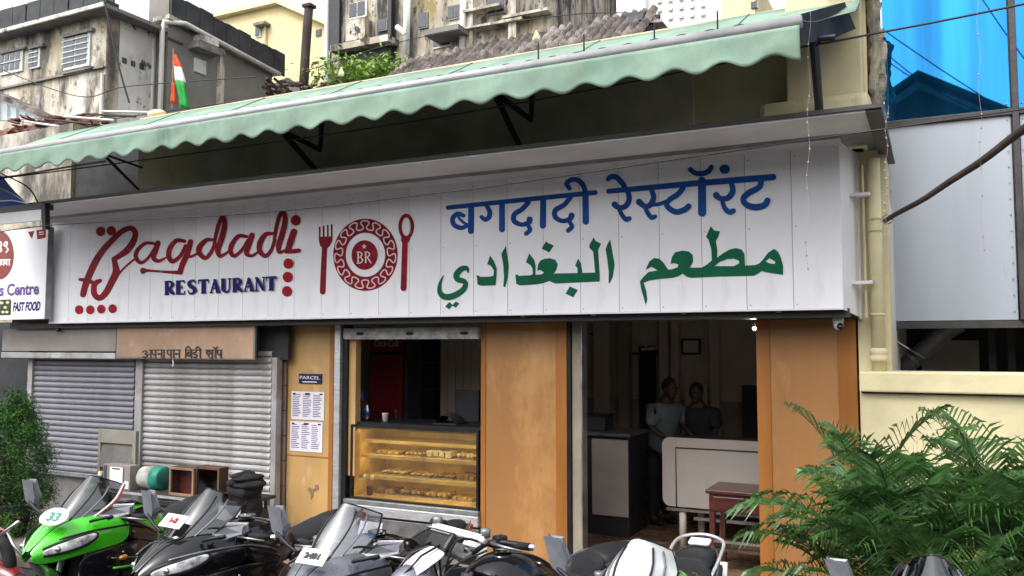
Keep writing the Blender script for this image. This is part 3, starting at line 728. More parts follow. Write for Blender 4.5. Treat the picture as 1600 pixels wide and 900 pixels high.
# ---- painted lettering: drawn flat on the planks
z1_ = zoomed(100, 320, 5, DS); z2_ = zoomed(250, 320, 5.625, DS)
p = Print(z1_, DS)
for s in ([(150, 700, 50), (165, 640, 52), (200, 545, 56), (250, 440, 55), (310, 350, 50), (380, 275, 46), (450, 210, 44), (520, 183, 42), (558, 215, 44), (546, 280, 50), (500, 350, 54), (440, 395, 44), (392, 425, 40)],
          [(392, 425, 40), (402, 475, 48), (408, 530, 60), (375, 600, 56), (330, 685, 52), (280, 728, 46), (240, 700, 46), (235, 640, 46), (250, 610, 42), (285, 592, 30)],
          [(125, 583, 24), (170, 590, 32), (215, 602, 34)], [(425, 545, 16), (480, 485, 16), (545, 430, 18)],
          [(715, 305, 22), (640, 300, 28), (580, 350, 34), (562, 405, 36), (600, 452, 30), (655, 420, 24), (705, 345, 22)],
          [(735, 300, 44), (715, 360, 46), (702, 415, 40), (740, 440, 28), (795, 415, 16)],
          [(945, 285, 28), (880, 280, 36), (830, 340, 42), (820, 405, 40), (852, 442, 36), (910, 400, 30), (950, 320, 26)],
          [(990, 290, 44), (965, 380, 46), (930, 460, 46), (908, 525, 44)],
          [(915, 530, 34), (830, 527, 24), (740, 520, 18), (655, 514, 24), (622, 516, 52)]):
    p.stroke(s)
p.build('lettering', 'red_paint', sign)
for u, v in ((288, 208), (372, 203)): p.dot(u, v, 37, 37); p.build('dot', 'red_dot', sign)
for u, v in ((120, 820), (207, 820), (293, 815), (382, 812)): p.dot(u, v, 33, 35); p.build('dot', 'red_dot', sign)
p.conv = z2_
for s in ([(225, 462, 24), (290, 450, 22), (345, 415, 20)],
          [(470, 308, 26), (410, 312, 38), (352, 370, 50), (350, 425, 46), (400, 468, 36), (450, 420, 32), (485, 345, 32)],
          [(478, 350, 28), (500, 240, 34), (530, 140, 38), (560, 108, 36), (572, 170, 46), (548, 285, 52), (512, 395, 50), (532, 452, 34), (580, 428, 22), (625, 395, 20)],
          [(765, 280, 28), (695, 275, 36), (640, 340, 42), (622, 405, 42), (655, 450, 34), (720, 400, 28), (775, 310, 24)],
          [(812, 268, 48), (785, 350, 50), (765, 425, 44), (810, 448, 28), (865, 415, 20)],
          [(995, 252, 26), (930, 262, 40), (885, 330, 50), (880, 405, 46), (930, 450, 36), (980, 400, 30), (1012, 310, 32)],
          [(1008, 305, 28), (1030, 180, 34), (1058, 90, 38), (1090, 68, 36), (1103, 140, 44), (1078, 255, 50), (1048, 360, 48), (1052, 418, 30), (1105, 400, 22)],
          [(1180, 238, 58), (1152, 320, 58), (1128, 395, 52)], [(1115, 412, 36), (1180, 408, 38), (1225, 402, 36)]):
    p.stroke(s)
p.build('lettering', 'red_paint', sign)
for u, v in ((1197, 137), (1133, 517), (1127, 635), (1120, 760)): p.dot(u, v, 44, 46); p.build('dot', 'red_dot', sign)
# RESTAURANT in heavy serif capitals
def serif_word(p, word, x0, y0, x1, y1, h):
    G = {  # stroke lists in a unit cell, v up; (pts, width)
     'R': [[(.2, 0, .26), (.2, 1, .26)], [(.0, .04, .09), (.42, .04, .09)], [(.0, .96, .09), (.3, .96, .09)], [(.2, .95, .1), (.55, .93, .14), (.72, .74, .26), (.55, .53, .14), (.25, .5, .1)], [(.42, .5, .2), (.62, .22, .26), (.9, .03, .16)]],
     'E': [[(.2, 0, .28), (.2, 1, .28)], [(0, .04, .09), (.78, .04, .1)], [(0, .96, .09), (.76, .96, .1)], [(.25, .5, .09), (.55, .5, .09)], [(.76, .02, .1), (.82, .27, .05)], [(.74, .98, .1), (.78, .76, .05)], [(.55, .36, .06), (.55, .64, .06)]],
     'S': [[(.74, .7, .05), (.66, .93, .12), (.4, .95, .14), (.17, .78, .24), (.3, .58, .28), (.58, .42, .28), (.7, .22, .25), (.48, .05, .14), (.22, .06, .12), (.08, .3, .05)]],
     'T': [[(.45, 0, .28), (.45, .98, .28)], [(.22, .04, .09), (.68, .04, .09)], [(.0, .95, .12), (.9, .95, .12)], [(.02, .98, .1), (.0, .7, .05)], [(.88, .98, .1), (.9, .7, .05)]],
     'A': [[(.1, .03, .1), (.46, .98, .13)], [(.42, .98, .2), (.78, .03, .28)], [(.24, .34, .09), (.66, .34, .09)], [(-.02, .04, .09), (.27, .04, .09)], [(.55, .04, .09), (.98, .04, .09)]],
     'U': [[(.2, .98, .27), (.2, .3, .27), (.34, .08, .18), (.55, .05, .12), (.74, .26, .1), (.76, .98, .1)], [(0, .96, .09), (.4, .96, .09)], [(.62, .96, .09), (.92, .96, .09)]],
     'N': [[(.14, .0, .1), (.14, .98, .1)], [(.14, .96, .22), (.78, .06, .24)], [(.8, .0, .1), (.8, .98, .1)], [(0, .04, .09), (.3, .04, .09)], [(.65, .96, .09), (.95, .96, .09)], [(0, .96, .09), (.2, .96, .09)]]}
    n = len(word); cw = (x1 - x0) / n
    for i, ch in enumerate(word):
        for pts in G[ch]:
            q = []
            for a, b, w_ in pts:
                u = x0 + (i + a * .98) * cw; base = y0 + (y1 - y0) * (i + a) / n
                q.append((u, base - b * h, w_ * cw * 1.32))
            p.stroke(q, smooth=len(q) > 2, cap=False)
serif_word(p, 'RESTAURANT', 45, 795, 1045, 752, 124)
p.build('subtitle_lettering', 'navy_paint', sign)
# plate, fork and spoon
z3_ = zoomed(480, 320, 6, DS); p = Print(z3_, DS)
p.dot(547, 469, 303, 339, hole=(184, 206), n=64)
p.dot(539, 471, 124, 139, n=40)
for u in (118, 156, 194, 231): p.stroke([(u, 205 - (u - 118) * .2, 17), (u, 330, 17)], smooth=False, cap=False)
p.shape([(110, 300), (240, 295), (238, 340), (215, 385), (190, 408), (150, 410), (122, 385), (112, 345)])
p.stroke([(165, 395, 50), (155, 600, 52), (147, 815, 54)])
p.dot(930, 205, 74, 122, hole=(41, 86), n=40)
p.shape([(885, 290), (905, 315), (955, 315), (978, 285), (960, 340), (940, 365), (898, 365), (880, 335)])
p.stroke([(918, 350, 52), (912, 560, 54), (905, 782, 56)])
p.build('emblem', 'red_paint', sign)
sq = []
for k in range(15 * 24 + 1):
    a = 2 * math.pi * k / (15 * 24); ph = 15 * a; r_ = 1 + .15 * math.sin(ph); aa = a - .085 * math.sin(2 * ph)
    sq.append((547 + 249 * r_ * math.cos(aa), 469 + 277 * r_ * math.sin(aa), 12))
p.stroke(sq, smooth=False, cap=False)
p.build('plate_scroll', 'pink_white', sign)
for u0 in (468, 540):
    p.stroke([(u0 + 12, 440, 14), (u0 + 12, 548, 14)], smooth=False, cap=False)
    p.stroke([(u0, 443, 7), (u0 + 30, 443, 9), (u0 + 48, 465, 13), (u0 + 30, 490, 9), (u0 + 12, 492, 7)], k=4)
    if u0 == 468: p.stroke([(u0 + 12, 492, 7), (u0 + 34, 494, 9), (u0 + 54, 520, 13), (u0 + 32, 547, 9), (u0, 548, 7)], k=4)
    else: p.stroke([(u0 + 28, 494, 8), (u0 + 45, 520, 12), (u0 + 62, 546, 9)], k=4)
star = [(537 + (26 if i % 2 == 0 else 11) * math.sin(math.pi * i / 5), 392 - (26 if i % 2 == 0 else 11) * math.cos(math.pi * i / 5)) for i in range(10)]
p.shape(star)
p.build('plate_monogram', 'pink_white', sign)
# Devanagari
z4_ = zoomed(690, 270, 6.154, DS); p = Print(z4_, DS)
p.stroke([(62, 335, 44), (760, 262, 46), (1478, 190, 48)], smooth=False)
for s in ([(285, 320, 58), (285, 450, 60), (283, 560, 60)], [(212, 412, 40), (155, 395, 46), (108, 440, 48), (122, 500, 48), (190, 530, 44), (260, 500, 36)], [(165, 430, 26), (200, 468, 28), (245, 500, 28)],
          [(430, 310, 40), (462, 370, 48), (458, 425, 48), (420, 450, 44), (385, 425, 40)], [(582, 300, 56), (582, 430, 58), (582, 545, 58)],
          [(835, 285, 48), (775, 350, 48), (702, 400, 50), (700, 465, 50), (770, 498, 44), (838, 480, 50), (848, 450, 62)], [(828, 500, 38), (852, 548, 44), (815, 585, 44)],
          [(978, 262, 58), (977, 400, 60), (975, 508, 60)],
          [(1240, 235, 48), (1180, 308, 48), (1096, 360, 50), (1095, 425, 50), (1160, 463, 44), (1230, 448, 50), (1252, 412, 60)], [(1230, 470, 38), (1255, 518, 44), (1218, 555, 44)],
          [(1385, 190, 60), (1387, 340, 62), (1388, 470, 62)], [(1232, 150, 44), (1204, 105, 46), (1250, 68, 46), (1318, 75, 48), (1368, 130, 50), (1385, 205, 50)]):
    p.stroke(s)
p.build('devanagari_lettering', 'blue_paint', sign)
p.conv = zoomed(940, 250, 5.517, DS)
p.stroke([(62, 270, 44), (780, 205, 52), (1480, 148, 56)], smooth=False)
for s in ([(58, 165, 42), (82, 145, 46), (130, 150, 48), (180, 200, 48), (208, 250, 46)],
          [(222, 260, 44), (240, 330, 48), (212, 395, 48), (155, 412, 46), (115, 385, 56)], [(150, 420, 34), (180, 478, 40), (212, 512, 44), (240, 505, 42)],
          [(430, 250, 44), (450, 325, 48), (420, 388, 48), (372, 398, 46), (325, 362, 56)], [(370, 400, 34), (400, 458, 40), (432, 496, 42), (462, 488, 38)], [(430, 385, 34), (500, 380, 34), (580, 350, 36)],
          [(705, 240, 48), (660, 295, 48), (580, 350, 46), (568, 400, 48), (640, 448, 50), (715, 430, 50), (752, 400, 50)],
          [(866, 180, 68), (867, 330, 70), (868, 455, 70)], [(765, 82, 40), (805, 112, 44), (860, 120, 46), (920, 100, 46), (948, 62, 42)],
          [(1120, 195, 44), (1132, 270, 50), (1090, 328, 50), (1025, 332, 46), (990, 305, 58)], [(1040, 350, 34), (1065, 418, 44), (1105, 450, 48), (1138, 438, 44)],
          [(1378, 170, 50), (1360, 235, 50), (1265, 288, 54), (1222, 340, 50), (1255, 388, 54), (1330, 408, 56), (1405, 390, 54), (1432, 350, 52)]):
    p.stroke(s)
p.dot(1062, 80, 46, 40)
p.build('devanagari_lettering', 'blue_paint', sign)
# Arabic
p = Print(zoomed(670, 350, 5.333, DS), DS)
for s in ([(1512, 128), (1525, 200), (1550, 340), (1535, 440), (1510, 495), (1498, 490), (1500, 400), (1485, 280), (1473, 210), (1490, 165)],
          [(1388, 405), (1425, 400), (1425, 480), (1060, 497), (1030, 488), (990, 465), (1050, 412)],
          [(1375, 110), (1390, 140), (1437, 165), (1412, 215), (1425, 420), (1388, 420), (1370, 230), (1338, 200), (1340, 170)],
          [(1245, 288), (1270, 330), (1280, 400), (1280, 425), (1240, 425), (1240, 370), (1220, 345)],
          [(1175, 520), (1243, 550), (1205, 612), (1140, 580)],
          [(905, 390), (910, 340), (930, 305), (965, 290), (1010, 285), (1055, 298), (1076, 335), (1065, 380), (1040, 420), (1055, 450), (1000, 478), (950, 495), (880, 505), (870, 425), (940, 420), (962, 405), (930, 383)],
          [(975, 148), (1043, 180), (1005, 238), (940, 205)],
          [(838, 245), (880, 300), (892, 350), (890, 430), (885, 505), (760, 512), (730, 500), (722, 425), (740, 420), (752, 432), (850, 427), (868, 415), (865, 370), (845, 340), (810, 318)],
          [(643, 182), (655, 260), (668, 350), (660, 450), (638, 528), (622, 520), (628, 440), (620, 330), (605, 250), (625, 215)],
          [(512, 262), (545, 310), (568, 370), (565, 450), (558, 512), (440, 515), (408, 505), (400, 430), (415, 427), (430, 440), (520, 438), (540, 430), (545, 390), (520, 350), (488, 335)],
          [(172, 650), (202, 675), (172, 712), (138, 688)], [(225, 645), (255, 662), (228, 698), (196, 680)]):
    p.shape(s)
p.stroke([(331, 405, 12), (318, 368, 36), (270, 378, 48), (232, 425, 52), (245, 462, 48), (295, 478, 44), (308, 510, 42), (275, 560, 48), (190, 605, 52), (125, 602, 50), (92, 560, 40), (98, 490, 24), (125, 430, 8)])
p.build('arabic_lettering', 'green_paint', sign)
p.conv = zoomed(980, 340, 6, DS)
p.shape([(150, 560), (120, 600), (135, 680), (155, 750), (175, 820), (190, 770), (180, 690), (155, 610), (210, 590), (310, 575), (430, 565), (480, 550), (520, 525), (560, 555), (600, 565), (690, 560), (880, 552), (1190, 545), (1230, 525), (1260, 500), (1320, 515), (1462, 538), (1462, 450), (1440, 370), (1415, 320), (1378, 292), (1320, 330), (1280, 385), (1240, 430), (1200, 445), (1105, 450), (1100, 340), (1075, 300), (1020, 285), (960, 300), (900, 335), (845, 375), (845, 300), (832, 220), (855, 180), (872, 130), (815, 120), (785, 80), (740, 180), (765, 210), (790, 300), (795, 400), (750, 440), (700, 468), (590, 470), (620, 410), (615, 350), (580, 318), (520, 310), (450, 325), (420, 370), (408, 435), (440, 425), (480, 440), (475, 465), (420, 485), (385, 488), (340, 420), (300, 385), (255, 378), (210, 410), (172, 490), (230, 462), (285, 495), (200, 510)],
        [(820, 455), (870, 415), (940, 388), (1000, 385), (1050, 405), (1050, 430), (1000, 455)], [(1300, 410), (1335, 380), (1390, 415), (1385, 435), (1330, 428)])
p.build('arabic_lettering', 'green_paint', sign)

# ================================================================== THE AWNING
DA = 4.9
ax1 = P(1250, 40, DA).x; ax0 = -9.6
az = P(1250, 30, DA).z
aw = thing('awning', 'long pale green scalloped awning with white front roller over the sign', 'awning', ((ax0 + ax1) / 2, 5.8, az - .3))
MB().tube([(ax0, DA + .01, az - .02), (ax1 + .01, DA + .01, az - .012)], .036, 14).build('front_bar', 'bar_grey', aw, smooth=True)
# top cloth, sagging between the bar and the wall
rows = []
zb = 4.60; nx = 110; rnd = random.Random(5)
for j in range(9):
    tt = j / 8; row = []
    for i in range(nx + 1):
        x = ax0 + (XR - .02 - ax0) * i / nx if j > 4 else ax0 + (ax1 + (XR - ax1 - .02) * tt ** 1.5 - ax0) * i / nx
        z = (az + .008) * (1 - tt) + zb * tt - .07 * math.sin(math.pi * tt) + .012 * noise.noise(Vector((x * 1.2, tt * 3, 1)))
        row.append((x, DA + .03 + (DF - DA - .03) * tt, z))
    rows.append(row)
MB().loft(rows).build('canopy', 'awning', aw, smooth=True, solid=.004)
# valance with waves
pitch = .288; rows = [[] for _ in range(9)]; n = 480
for i in range(n + 1):
    x = ax0 + (ax1 - ax0) * i / n
    ph = (x - ax1) / pitch * 2 * math.pi
    bot = az - .212 - .024 * math.cos(ph) * (1 if True else 0) + .012 * noise.noise(Vector((x * 1.7, 0, 3)))
    fold = .012 * noise.noise(Vector((x * 2.1, .3, 7))) + .008 * noise.noise(Vector((x * 9, .3, 2)))
    for j in range(9):
        tt = j / 8; cr = .022 * noise.noise(Vector((x * 3.2 + tt * 1.1, tt * .4, 11))) * tt; rows[j].append((x, DA - .022 + fold * tt * 1.6 + cr, (az - .04) * (1 - tt) + bot * tt))
MB().loft(rows).build('valance', 'awning', aw, smooth=True, solid=.003)
for i in range(7):
    x = ax1 - .62 - i * 1.25
    MB().tube([(x, DA + .032 + (DF - DA - .04) * k / 8, (az + .010) * (1 - k / 8) + zb * k / 8 - .07 * math.sin(math.pi * k / 8) + .012 * noise.noise(Vector((x * 1.2, k * 3 / 8, 1))) + .002) for k in range(9)], .006, 5).build('seam', 'seam_green', aw)
# tiny black cut-outs along the top edge (the bar's brackets show) and little stays
for i in range(26):
    x = ax1 - .35 - i * .17
    MB().ball((x, DA + .05, az + .026), (.045, .02, .022 - .0004 * i), 12, 8).build('bracket_cap', 'black', aw, smooth=True)
for px in (855, 925, 1033, 1130):
    p_ = P(px, 62, DA + .5); MB().tube([(p_.x, DA + .35, az + .12), (p_.x, DA + .35, az + .27)], .006, 5).build('stay_pin', 'steel_black', aw)
# folding arms under it
for k, (m_, n_, v_) in enumerate((((770, 140), (812, 228), ((783, 152), (830, 187), (831, 140))), ((432, 196), (494, 266), ((444, 206), (500, 234), (503, 186))))):
    MB().tube([P(*m_, 5.3), P(*n_, 6.5)], .026, 8).tube([P(*v_[0], 5.5), P(*v_[1], 5.9), P(*v_[2], 5.4)], .024, 8).build('folding_arm', 'steel_black', aw)
MB().slab([P(1251, 22, 4.95), P(1320, 3, 6.3), P(1337, 44, 6.45), P(1300, 60, 6.0), P(1253, 68, 5.05)], (0, .01, 0)).build('underside_shade', 'eave_dark', aw)  # dark sheet added for the shade under the awning's right end
MB().tube([P(1272, 62, 5.6), P(1280, 172, 6.45)], .03, 8).tube([P(1262, 62, 5.5), P(1305, 58, 5.5)], .02, 8).tube([P(1272, 62, 5.6), P(1285, 40, 5.9)], .05, 6).build('end_arm', 'steel_black', aw)
MB().tube([P(165, 245, 5.6), P(218, 298, 6.5)], .016, 8).tube([P(160, 240, 5.5), P(222, 262, 6.2)], .012, 8).build('folding_arm', 'steel_black', aw)
for px, py in ((533, 118), (838, 62)):
    q = P(px, py, 5.5); t = thing('paper_bag', ('cream' if px < 700 else 'pale yellow') + (' paper cone standing on the awning before the green plants' if px < 700 else ' paper cone standing on the awning below the tiled roof'), 'paper cone', (q.x, 5.5, q.z))
    MB().lathe([(.03, 0), (.03, .02), (.004, .07)], (q.x, 5.5, q.z), 4).build('cone', 'cream_clean', t)

# ================================================================== THE LEFT OF THE FRONT
# shop boxes above the shutters
DB = 6.45
def bxp(name, m, a, b, D, y0, y1, parent, depth=.25, bevel=.006, pyx=540):
    return BX(name, m, X(a, D, pyx), X(b, D, pyx), D, D + depth, Z((a + b) / 2, y1, D), Z((a + b) / 2, y0, D), parent, bevel)
t = thing('grey_shutter_box', 'plain grey metal shutter box under the left end of the sign', 'shutter box', (X(90, DB), DB + .1, 1.9))
bxp('box', 'box_grey', 3, 181, DB, 508, 549, t); bxp('lip', 'slat', 2, 180, DB - .01, 551, 560, t, .2)
t = thing('tan_signboard', 'rusty tan signboard with dark Devanagari lettering above the right shutter', 'signboard', (X(290, DB), DB + .1, 1.9))
bxp('board', 'tan_board', 183, 396, DB - .02, 507, 560, t, .03)
bxp('rim', 'box_grey', 181.5, 398, DB - .015, 505, 561.5, t, .03)
p = Print(zoomed(0, 470, 3.2, DB - .02), DB - .02)
def vert(x): p.stroke([(x, 247, 7.5), (x, 287, 7.5)], smooth=False, cap=False)
def pa(x): p.stroke([(x, 249, 7), (x + 1, 262, 7), (x + 8, 270, 7), (x + 18, 267, 6)], k=4); vert(x + 18)
def na(x): p.stroke([(x + 2, 266, 11), (x + 16, 266, 6)], smooth=False); vert(x + 18)
for a_, b_ in ((744, 825), (832, 906), (924, 1010), (1028, 1114)): p.stroke([(a_, 247, 6), (b_, 246, 6)], smooth=False, cap=False)
p.stroke([(714, 256, 7), (727, 250, 7), (736, 257, 8), (726, 266, 7), (738, 273, 8), (732, 283, 8), (715, 280, 7)], k=4); p.stroke([(736, 268, 6), (754, 268, 6)], smooth=False); vert(755)
pa(761); na(791); vert(821); pa(838); vert(870); na(880)
vert(930); p.stroke([(930, 248, 7), (933, 234, 7), (946, 230, 7), (957, 246, 7)], k=4)
p.stroke([(956, 258, 6), (944, 257, 7), (938, 267, 7), (944, 276, 7), (956, 272, 6)], k=4); p.stroke([(942, 261, 5), (955, 272, 5)], smooth=False); vert(958)
p.stroke([(982, 248, 7), (981, 256, 7), (969, 260, 7), (972, 268, 7), (985, 270, 7), (982, 283, 7), (970, 282, 7)], k=4)
vert(1003); p.stroke([(1003, 248, 7), (999, 234, 7), (988, 231, 7), (981, 239, 7)], k=4)
p.stroke([(1036, 264, 7), (1036, 253, 7), (1048, 251, 7), (1052, 261, 7), (1042, 270, 7), (1052, 285, 7)], k=4); vert(1063)
vert(1079); p.stroke([(1068, 231, 6), (1078, 238, 7), (1089, 230, 6)], k=4); pa(1089)
p.build('lettering', 'ink', t)
# shutters
def shutter(a, b, D, ztop, zbot, label, m, step=.064):
    x0, x1 = X(a, D, 660), X(b, D, 660)
    t = thing('roller_shutter', label, 'shutter', ((x0 + x1) / 2, D, zbot))
    prof = []; pr = MB(); nn = 5
    v = []
    for j in range(nn + 1):
        tt = j / nn; v.append((-.018 * math.sin(math.pi * tt) ** .6 if 0 < tt < 1 else 0, step * .96 * tt))
    pr.loft([[(x0, D + y, zbot + z) for y, z in v], [(x1, D + y, zbot + z) for y, z in v]])
    first = pr.build('slat', m, t, smooth=False)
    n = int((ztop - zbot) / step)
    for i in range(1, n):
        c = first.copy(); COL.objects.link(c); c.parent = t; c.location = first.location + Vector((0, (i * 37 % 5) * .0012, i * step))
    BX('backing', 'trim_dark', x0, x1, D + .012, D + .03, zbot, ztop, t)
    BX('bottom_bar', 'alu_dark', x0, x1, D - .035, D + .01, zbot - .05, zbot - .002, t, .005)
    return t
zb1 = Z(130, 762, 6.6)
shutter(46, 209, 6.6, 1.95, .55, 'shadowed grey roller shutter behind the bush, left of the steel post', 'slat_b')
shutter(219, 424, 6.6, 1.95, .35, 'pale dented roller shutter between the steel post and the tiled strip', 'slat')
for a, b, lab in ((209, 220, 'pale steel post between the two roller shutters'), (40, 47, 'narrow white steel post at the left edge of the shadowed shutter'), (423, 431, 'thin steel guide post at the right edge of the pale shutter')):
    t = thing('shutter_post', lab, 'post', (X(a, 6.58, 660), 6.58, .1)); BX('post', 'slat', X(a, 6.56, 660), X(b, 6.56, 660), 6.56, 6.64, .1, 1.97 if a < 400 else 1.88, t, .005)
    BX('base', 'alu_dark', X(a, 6.56, 660) - .01, X(b, 6.56, 660) + .01, 6.55, 6.65, .1, .13, t)
t = thing('left_plinth', 'low dark concrete plinth under the two shutters', 'plinth', (X(220, 6.6), 6.65, .1))
BX('plinth', 'concrete', -10, X(430, 6.6), 6.62, 6.9, .1, .5, t); BX('cap', 'concrete', -10, X(430, 6.6), 6.60, 6.9, .5, .52, t)
t = thing('tiled_strip', 'narrow strip of tan wall tiles beside the first orange pillar', 'wall', (X(440, DF), DF, .1))
xa, xb = X(431, DF - .02, 660), X(447, DF - .02, 660); zz = .1
BX('bed', 'grout', X(400, DF), xb, DF - .015, DF + .2, .1, 2.2, t)
i = 0
while zz < 1.72:
    BX('tile', 'tile_tan', xa, xb - .005, DF - .03, DF - .012, zz + .003, min(zz + .245, 2.0), t, .002); zz += .25; i += 1
t = thing('recessed_wall', 'dark grey recessed wall right of the tan signboard', 'wall', (X(425, DF - .1), DF - .1, 1.8))
BX('panel', 'eave_dark', X(401, DF - .1), X(450, DF - .1), DF - .1, DF - .05, Z(425, 562, DF - .1), 2.19, t); BX('edge', 'trim_dark', X(398.5, DF - .12), X(402, DF - .12), DF - .13, DF - .06, 1.88, 2.19, t)

# neighbour's sign
DN = 6.2
a, b = -60, 73
t = thing('snack_sign', 'white snack shop signboard with brown oval, cut by the left edge', 'signboard', (X(20, DN), DN, 2.2))
zt, zb_ = Z(40, 358, DN), Z(40, 499, DN)
BX('board', 'sign_white', X(a, DN, 430), X(b, DN, 430), DN, DN + .04, zb_, zt, t, .004)
BX('side_edge', 'alu_dark', X(b, DN, 430) + .002, X(b, DN, 430) + .012, DN - .01, DN + .06, zb_, zt, t)
p = Print(zoomed(0, 340, 5.625, DN), DN)
p.dot(-5, 330, 128, 215, n=48); p.build('oval', 'brown_oval', t)
p.stroke([(50, 215, 12), (36, 240, 14), (55, 250, 14), (66, 220, 12), (50, 212, 10)], k=4); p.stroke([(58, 262, 12), (72, 280, 12), (55, 305, 12)], k=4)
p.stroke([(8, 215, 14), (14, 240, 14), (4, 256, 14)], k=4); p.stroke([(2, 300, 12), (14, 288, 14), (10, 268, 12)], k=4)
p.stroke([(-20, 375, 10), (92, 368, 10)], smooth=False)
for u in (5, 34, 62, 84): p.stroke([(u, 372, 11), (u, 418, 11)], smooth=False)
p.stroke([(20, 380, 9), (10, 400, 12), (24, 410, 9)], k=4); p.stroke([(50, 385, 9), (44, 402, 11), (60, 408, 9)], k=4)
p.build('oval_lettering', 'white_paint', t)
p.shape([(248, 125), (302, 118), (278, 185)]); p.build('lettering', 'red_dot', t)
p.shape([(322, 112), (402, 100), (402, 175), (330, 190)]); p.build('red_patch', 'red_dot', t)
p.stroke([(345, 130, 8), (390, 126, 8)], smooth=False, cap=False); p.stroke([(345, 148, 8), (390, 144, 8)], smooth=False, cap=False); p.build('patch_lines', 'white_paint', t)
p.shape([(5, 722), (100, 718), (95, 855), (0, 858)]); p.build('food_picture', 'leaf_dark', t)
for u, v in ((20, 750), (50, 790), (70, 745), (30, 830), (65, 830)): p.dot(u, v, 14, 12)
p.build('food_picture_highlights', 'yellow_build', t)
s0 = P(-14, 460, DN); s1 = P(61, 458, DN)
text('lettering', 'Snacks Centre', 'purple_ink', t, (P(-38, 458, DN).x, DN - .002, P(0, 462, DN).z), .19, width=s1.x - P(-38, 458, DN).x, bold=.006)
text('lettering', 'FAST FOOD', 'navy_paint', t, (P(20, 485, DN).x, DN - .002, P(20, 486, DN).z), .14, width=P(63, 485, DN).x - P(20, 485, DN).x, bold=.005, shear=.25)
t = thing('neighbour_hood', 'grey metal hood above the snack shop sign', 'hood', (X(20, 5.9), 5.9, 3))
MB().slab([P(-60, 337, 5.36), P(64, 325, 5.36), P(64, 344, 5.36), P(-60, 356, 5.36)], (0, .03, 0)).build('front', 'sign_grey', t)
MB().slab([P(-60, 330, 5.35), P(66, 316, 5.35), P(66, 326, 5.35), P(-60, 339, 5.35)], (0, .12, 0)).build('top_edge', 'trim_dark', t)
MB().slab([P(64, 318, 5.34), P(70, 317, 5.34), P(71, 358, 5.34), P(66, 358, 5.34)], (0, .05, 0)).build('bracket', 'steel_black', t)
t = thing('blue_tarpaulin', 'bright blue tarpaulin sagging over the hood at the left edge', 'tarpaulin', (X(10, 6.0), 6.0, 3.2))
q = [[P(px, py, 5.36 + .02 * j) for j, py in enumerate(ys)] for px, ys in ((-60, (255, 275, 300, 332)), (-25, (262, 285, 310, 330)), (0, (268, 292, 312, 328)), (15, (290, 302, 316, 326)), (30, (306, 312, 319, 324)), (44, (318, 320, 322, 324)))]
MB().loft(q).build('sheet', 'tarp', t, sub=1, solid=.006)
for e in (0, 1): MB().tube([P(-20, 285 + 30 * e, 5.33), P(20, 303 + 10 * e, 5.33), P(44, 318, 5.33)], .006, 5).build('cord', 'white_paint', t)
# stained neighbour wall behind the wires
t = thing('neighbour_wall', 'stained ochre and dark neighbour wall under the left of the awning', 'wall', (X(100, 7.2), 7.2, 0))
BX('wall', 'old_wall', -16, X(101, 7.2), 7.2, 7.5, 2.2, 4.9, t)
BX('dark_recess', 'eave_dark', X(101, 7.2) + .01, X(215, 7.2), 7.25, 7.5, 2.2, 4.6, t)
BX('shop_void', 'dark_in', -16, X(44, 6.9), 6.9, 7.15, 0, 2.3, t)

# ================================================================== PAPERS ON THE PILLAR
for k, (y0, y1) in enumerate(((612, 656), (659, 706))):
    t = thing('menu_sheet', 'upper white menu sheet taped to the first orange pillar' if k == 0 else 'lower white menu sheet taped to the first orange pillar', 'notice', (X(482, DF), DF - .01, Z(482, y1, DF)), 'menu sheets')
    xa, xb, za, zb_ = X(457 + k * -1, DF), X(508 - k * 2, DF), Z(482, y1, DF), Z(482, y0, DF)
    BX('sheet', 'paper', xa, xb, DF - .006, DF - .002, za, zb_, t)
    m_ = MB(); rr = random.Random(k)
    for c in range(3):
        for r_ in range(13):
            x0 = xa + .02 + c * (xb - xa - .03) / 3; z0 = zb_ - .035 - r_ * (zb_ - za - .05) / 13; ln = (xb - xa) / 3 * (.45 + .35 * rr.random())
            m_.quad((x0, DF - .0075, z0), (x0 + ln, DF - .0075, z0), (x0 + ln, DF - .0075, z0 + .007), (x0, DF - .0075, z0 + .007))
    m_.build('print_lines', 'purple_ink', t)
    hx_ = (xa + xb) / 2
    m_ = MB().box(hx_ - .03, hx_ + .03, DF - .0085, DF - .0065, zb_ - .03, zb_ - .012)
    for sx_ in (xa + .02, xb - .055): m_.box(sx_, sx_ + .035, DF - .0085, DF - .0065, zb_ - .03, zb_ - .015)
    m_.build('heading', 'ink', t)
t = thing('parcel_sign', 'small navy PARCEL sign plate on the first orange pillar', 'sign', (X(486, DF), DF - .01, Z(486, 600, DF)))
xa, xb = X(469, DF), X(504, DF)
BX('plate', 'sign_blue', xa, xb, DF - .016, DF - .001, Z(486, 599, DF), Z(486, 584, DF), t, .002)
text('lettering', 'PARCEL', 'paper', t, (xa + .015, DF - .018, Z(486, 592.5, DF)), .045, width=xb - xa - .03)
BX('small_print', 'paper', xa + .05, xb - .05, DF - .0175, DF - .0165, Z(486, 597.5, DF), Z(486, 596, DF), t)
t = thing('tape_patch', 'torn brown tape patch low on the first orange pillar', 'tape', (X(488, DF), DF - .003, Z(488, 780, DF)))
MB().slab([P(480, 765, DF - .004), P(484, 761, DF - .004), P(488, 765, DF - .004), P(492, 762, DF - .004), P(492, 758, DF - .004), P(497, 757, DF - .004), P(498, 765, DF - .004), P(493, 767, DF - .004), P(490, 768, DF - .004), P(489, 776, DF - .004), P(486, 781, DF - .004), P(485, 770, DF - .004)], (0, .003, 0)).build('tape', 'wood_trim', t)

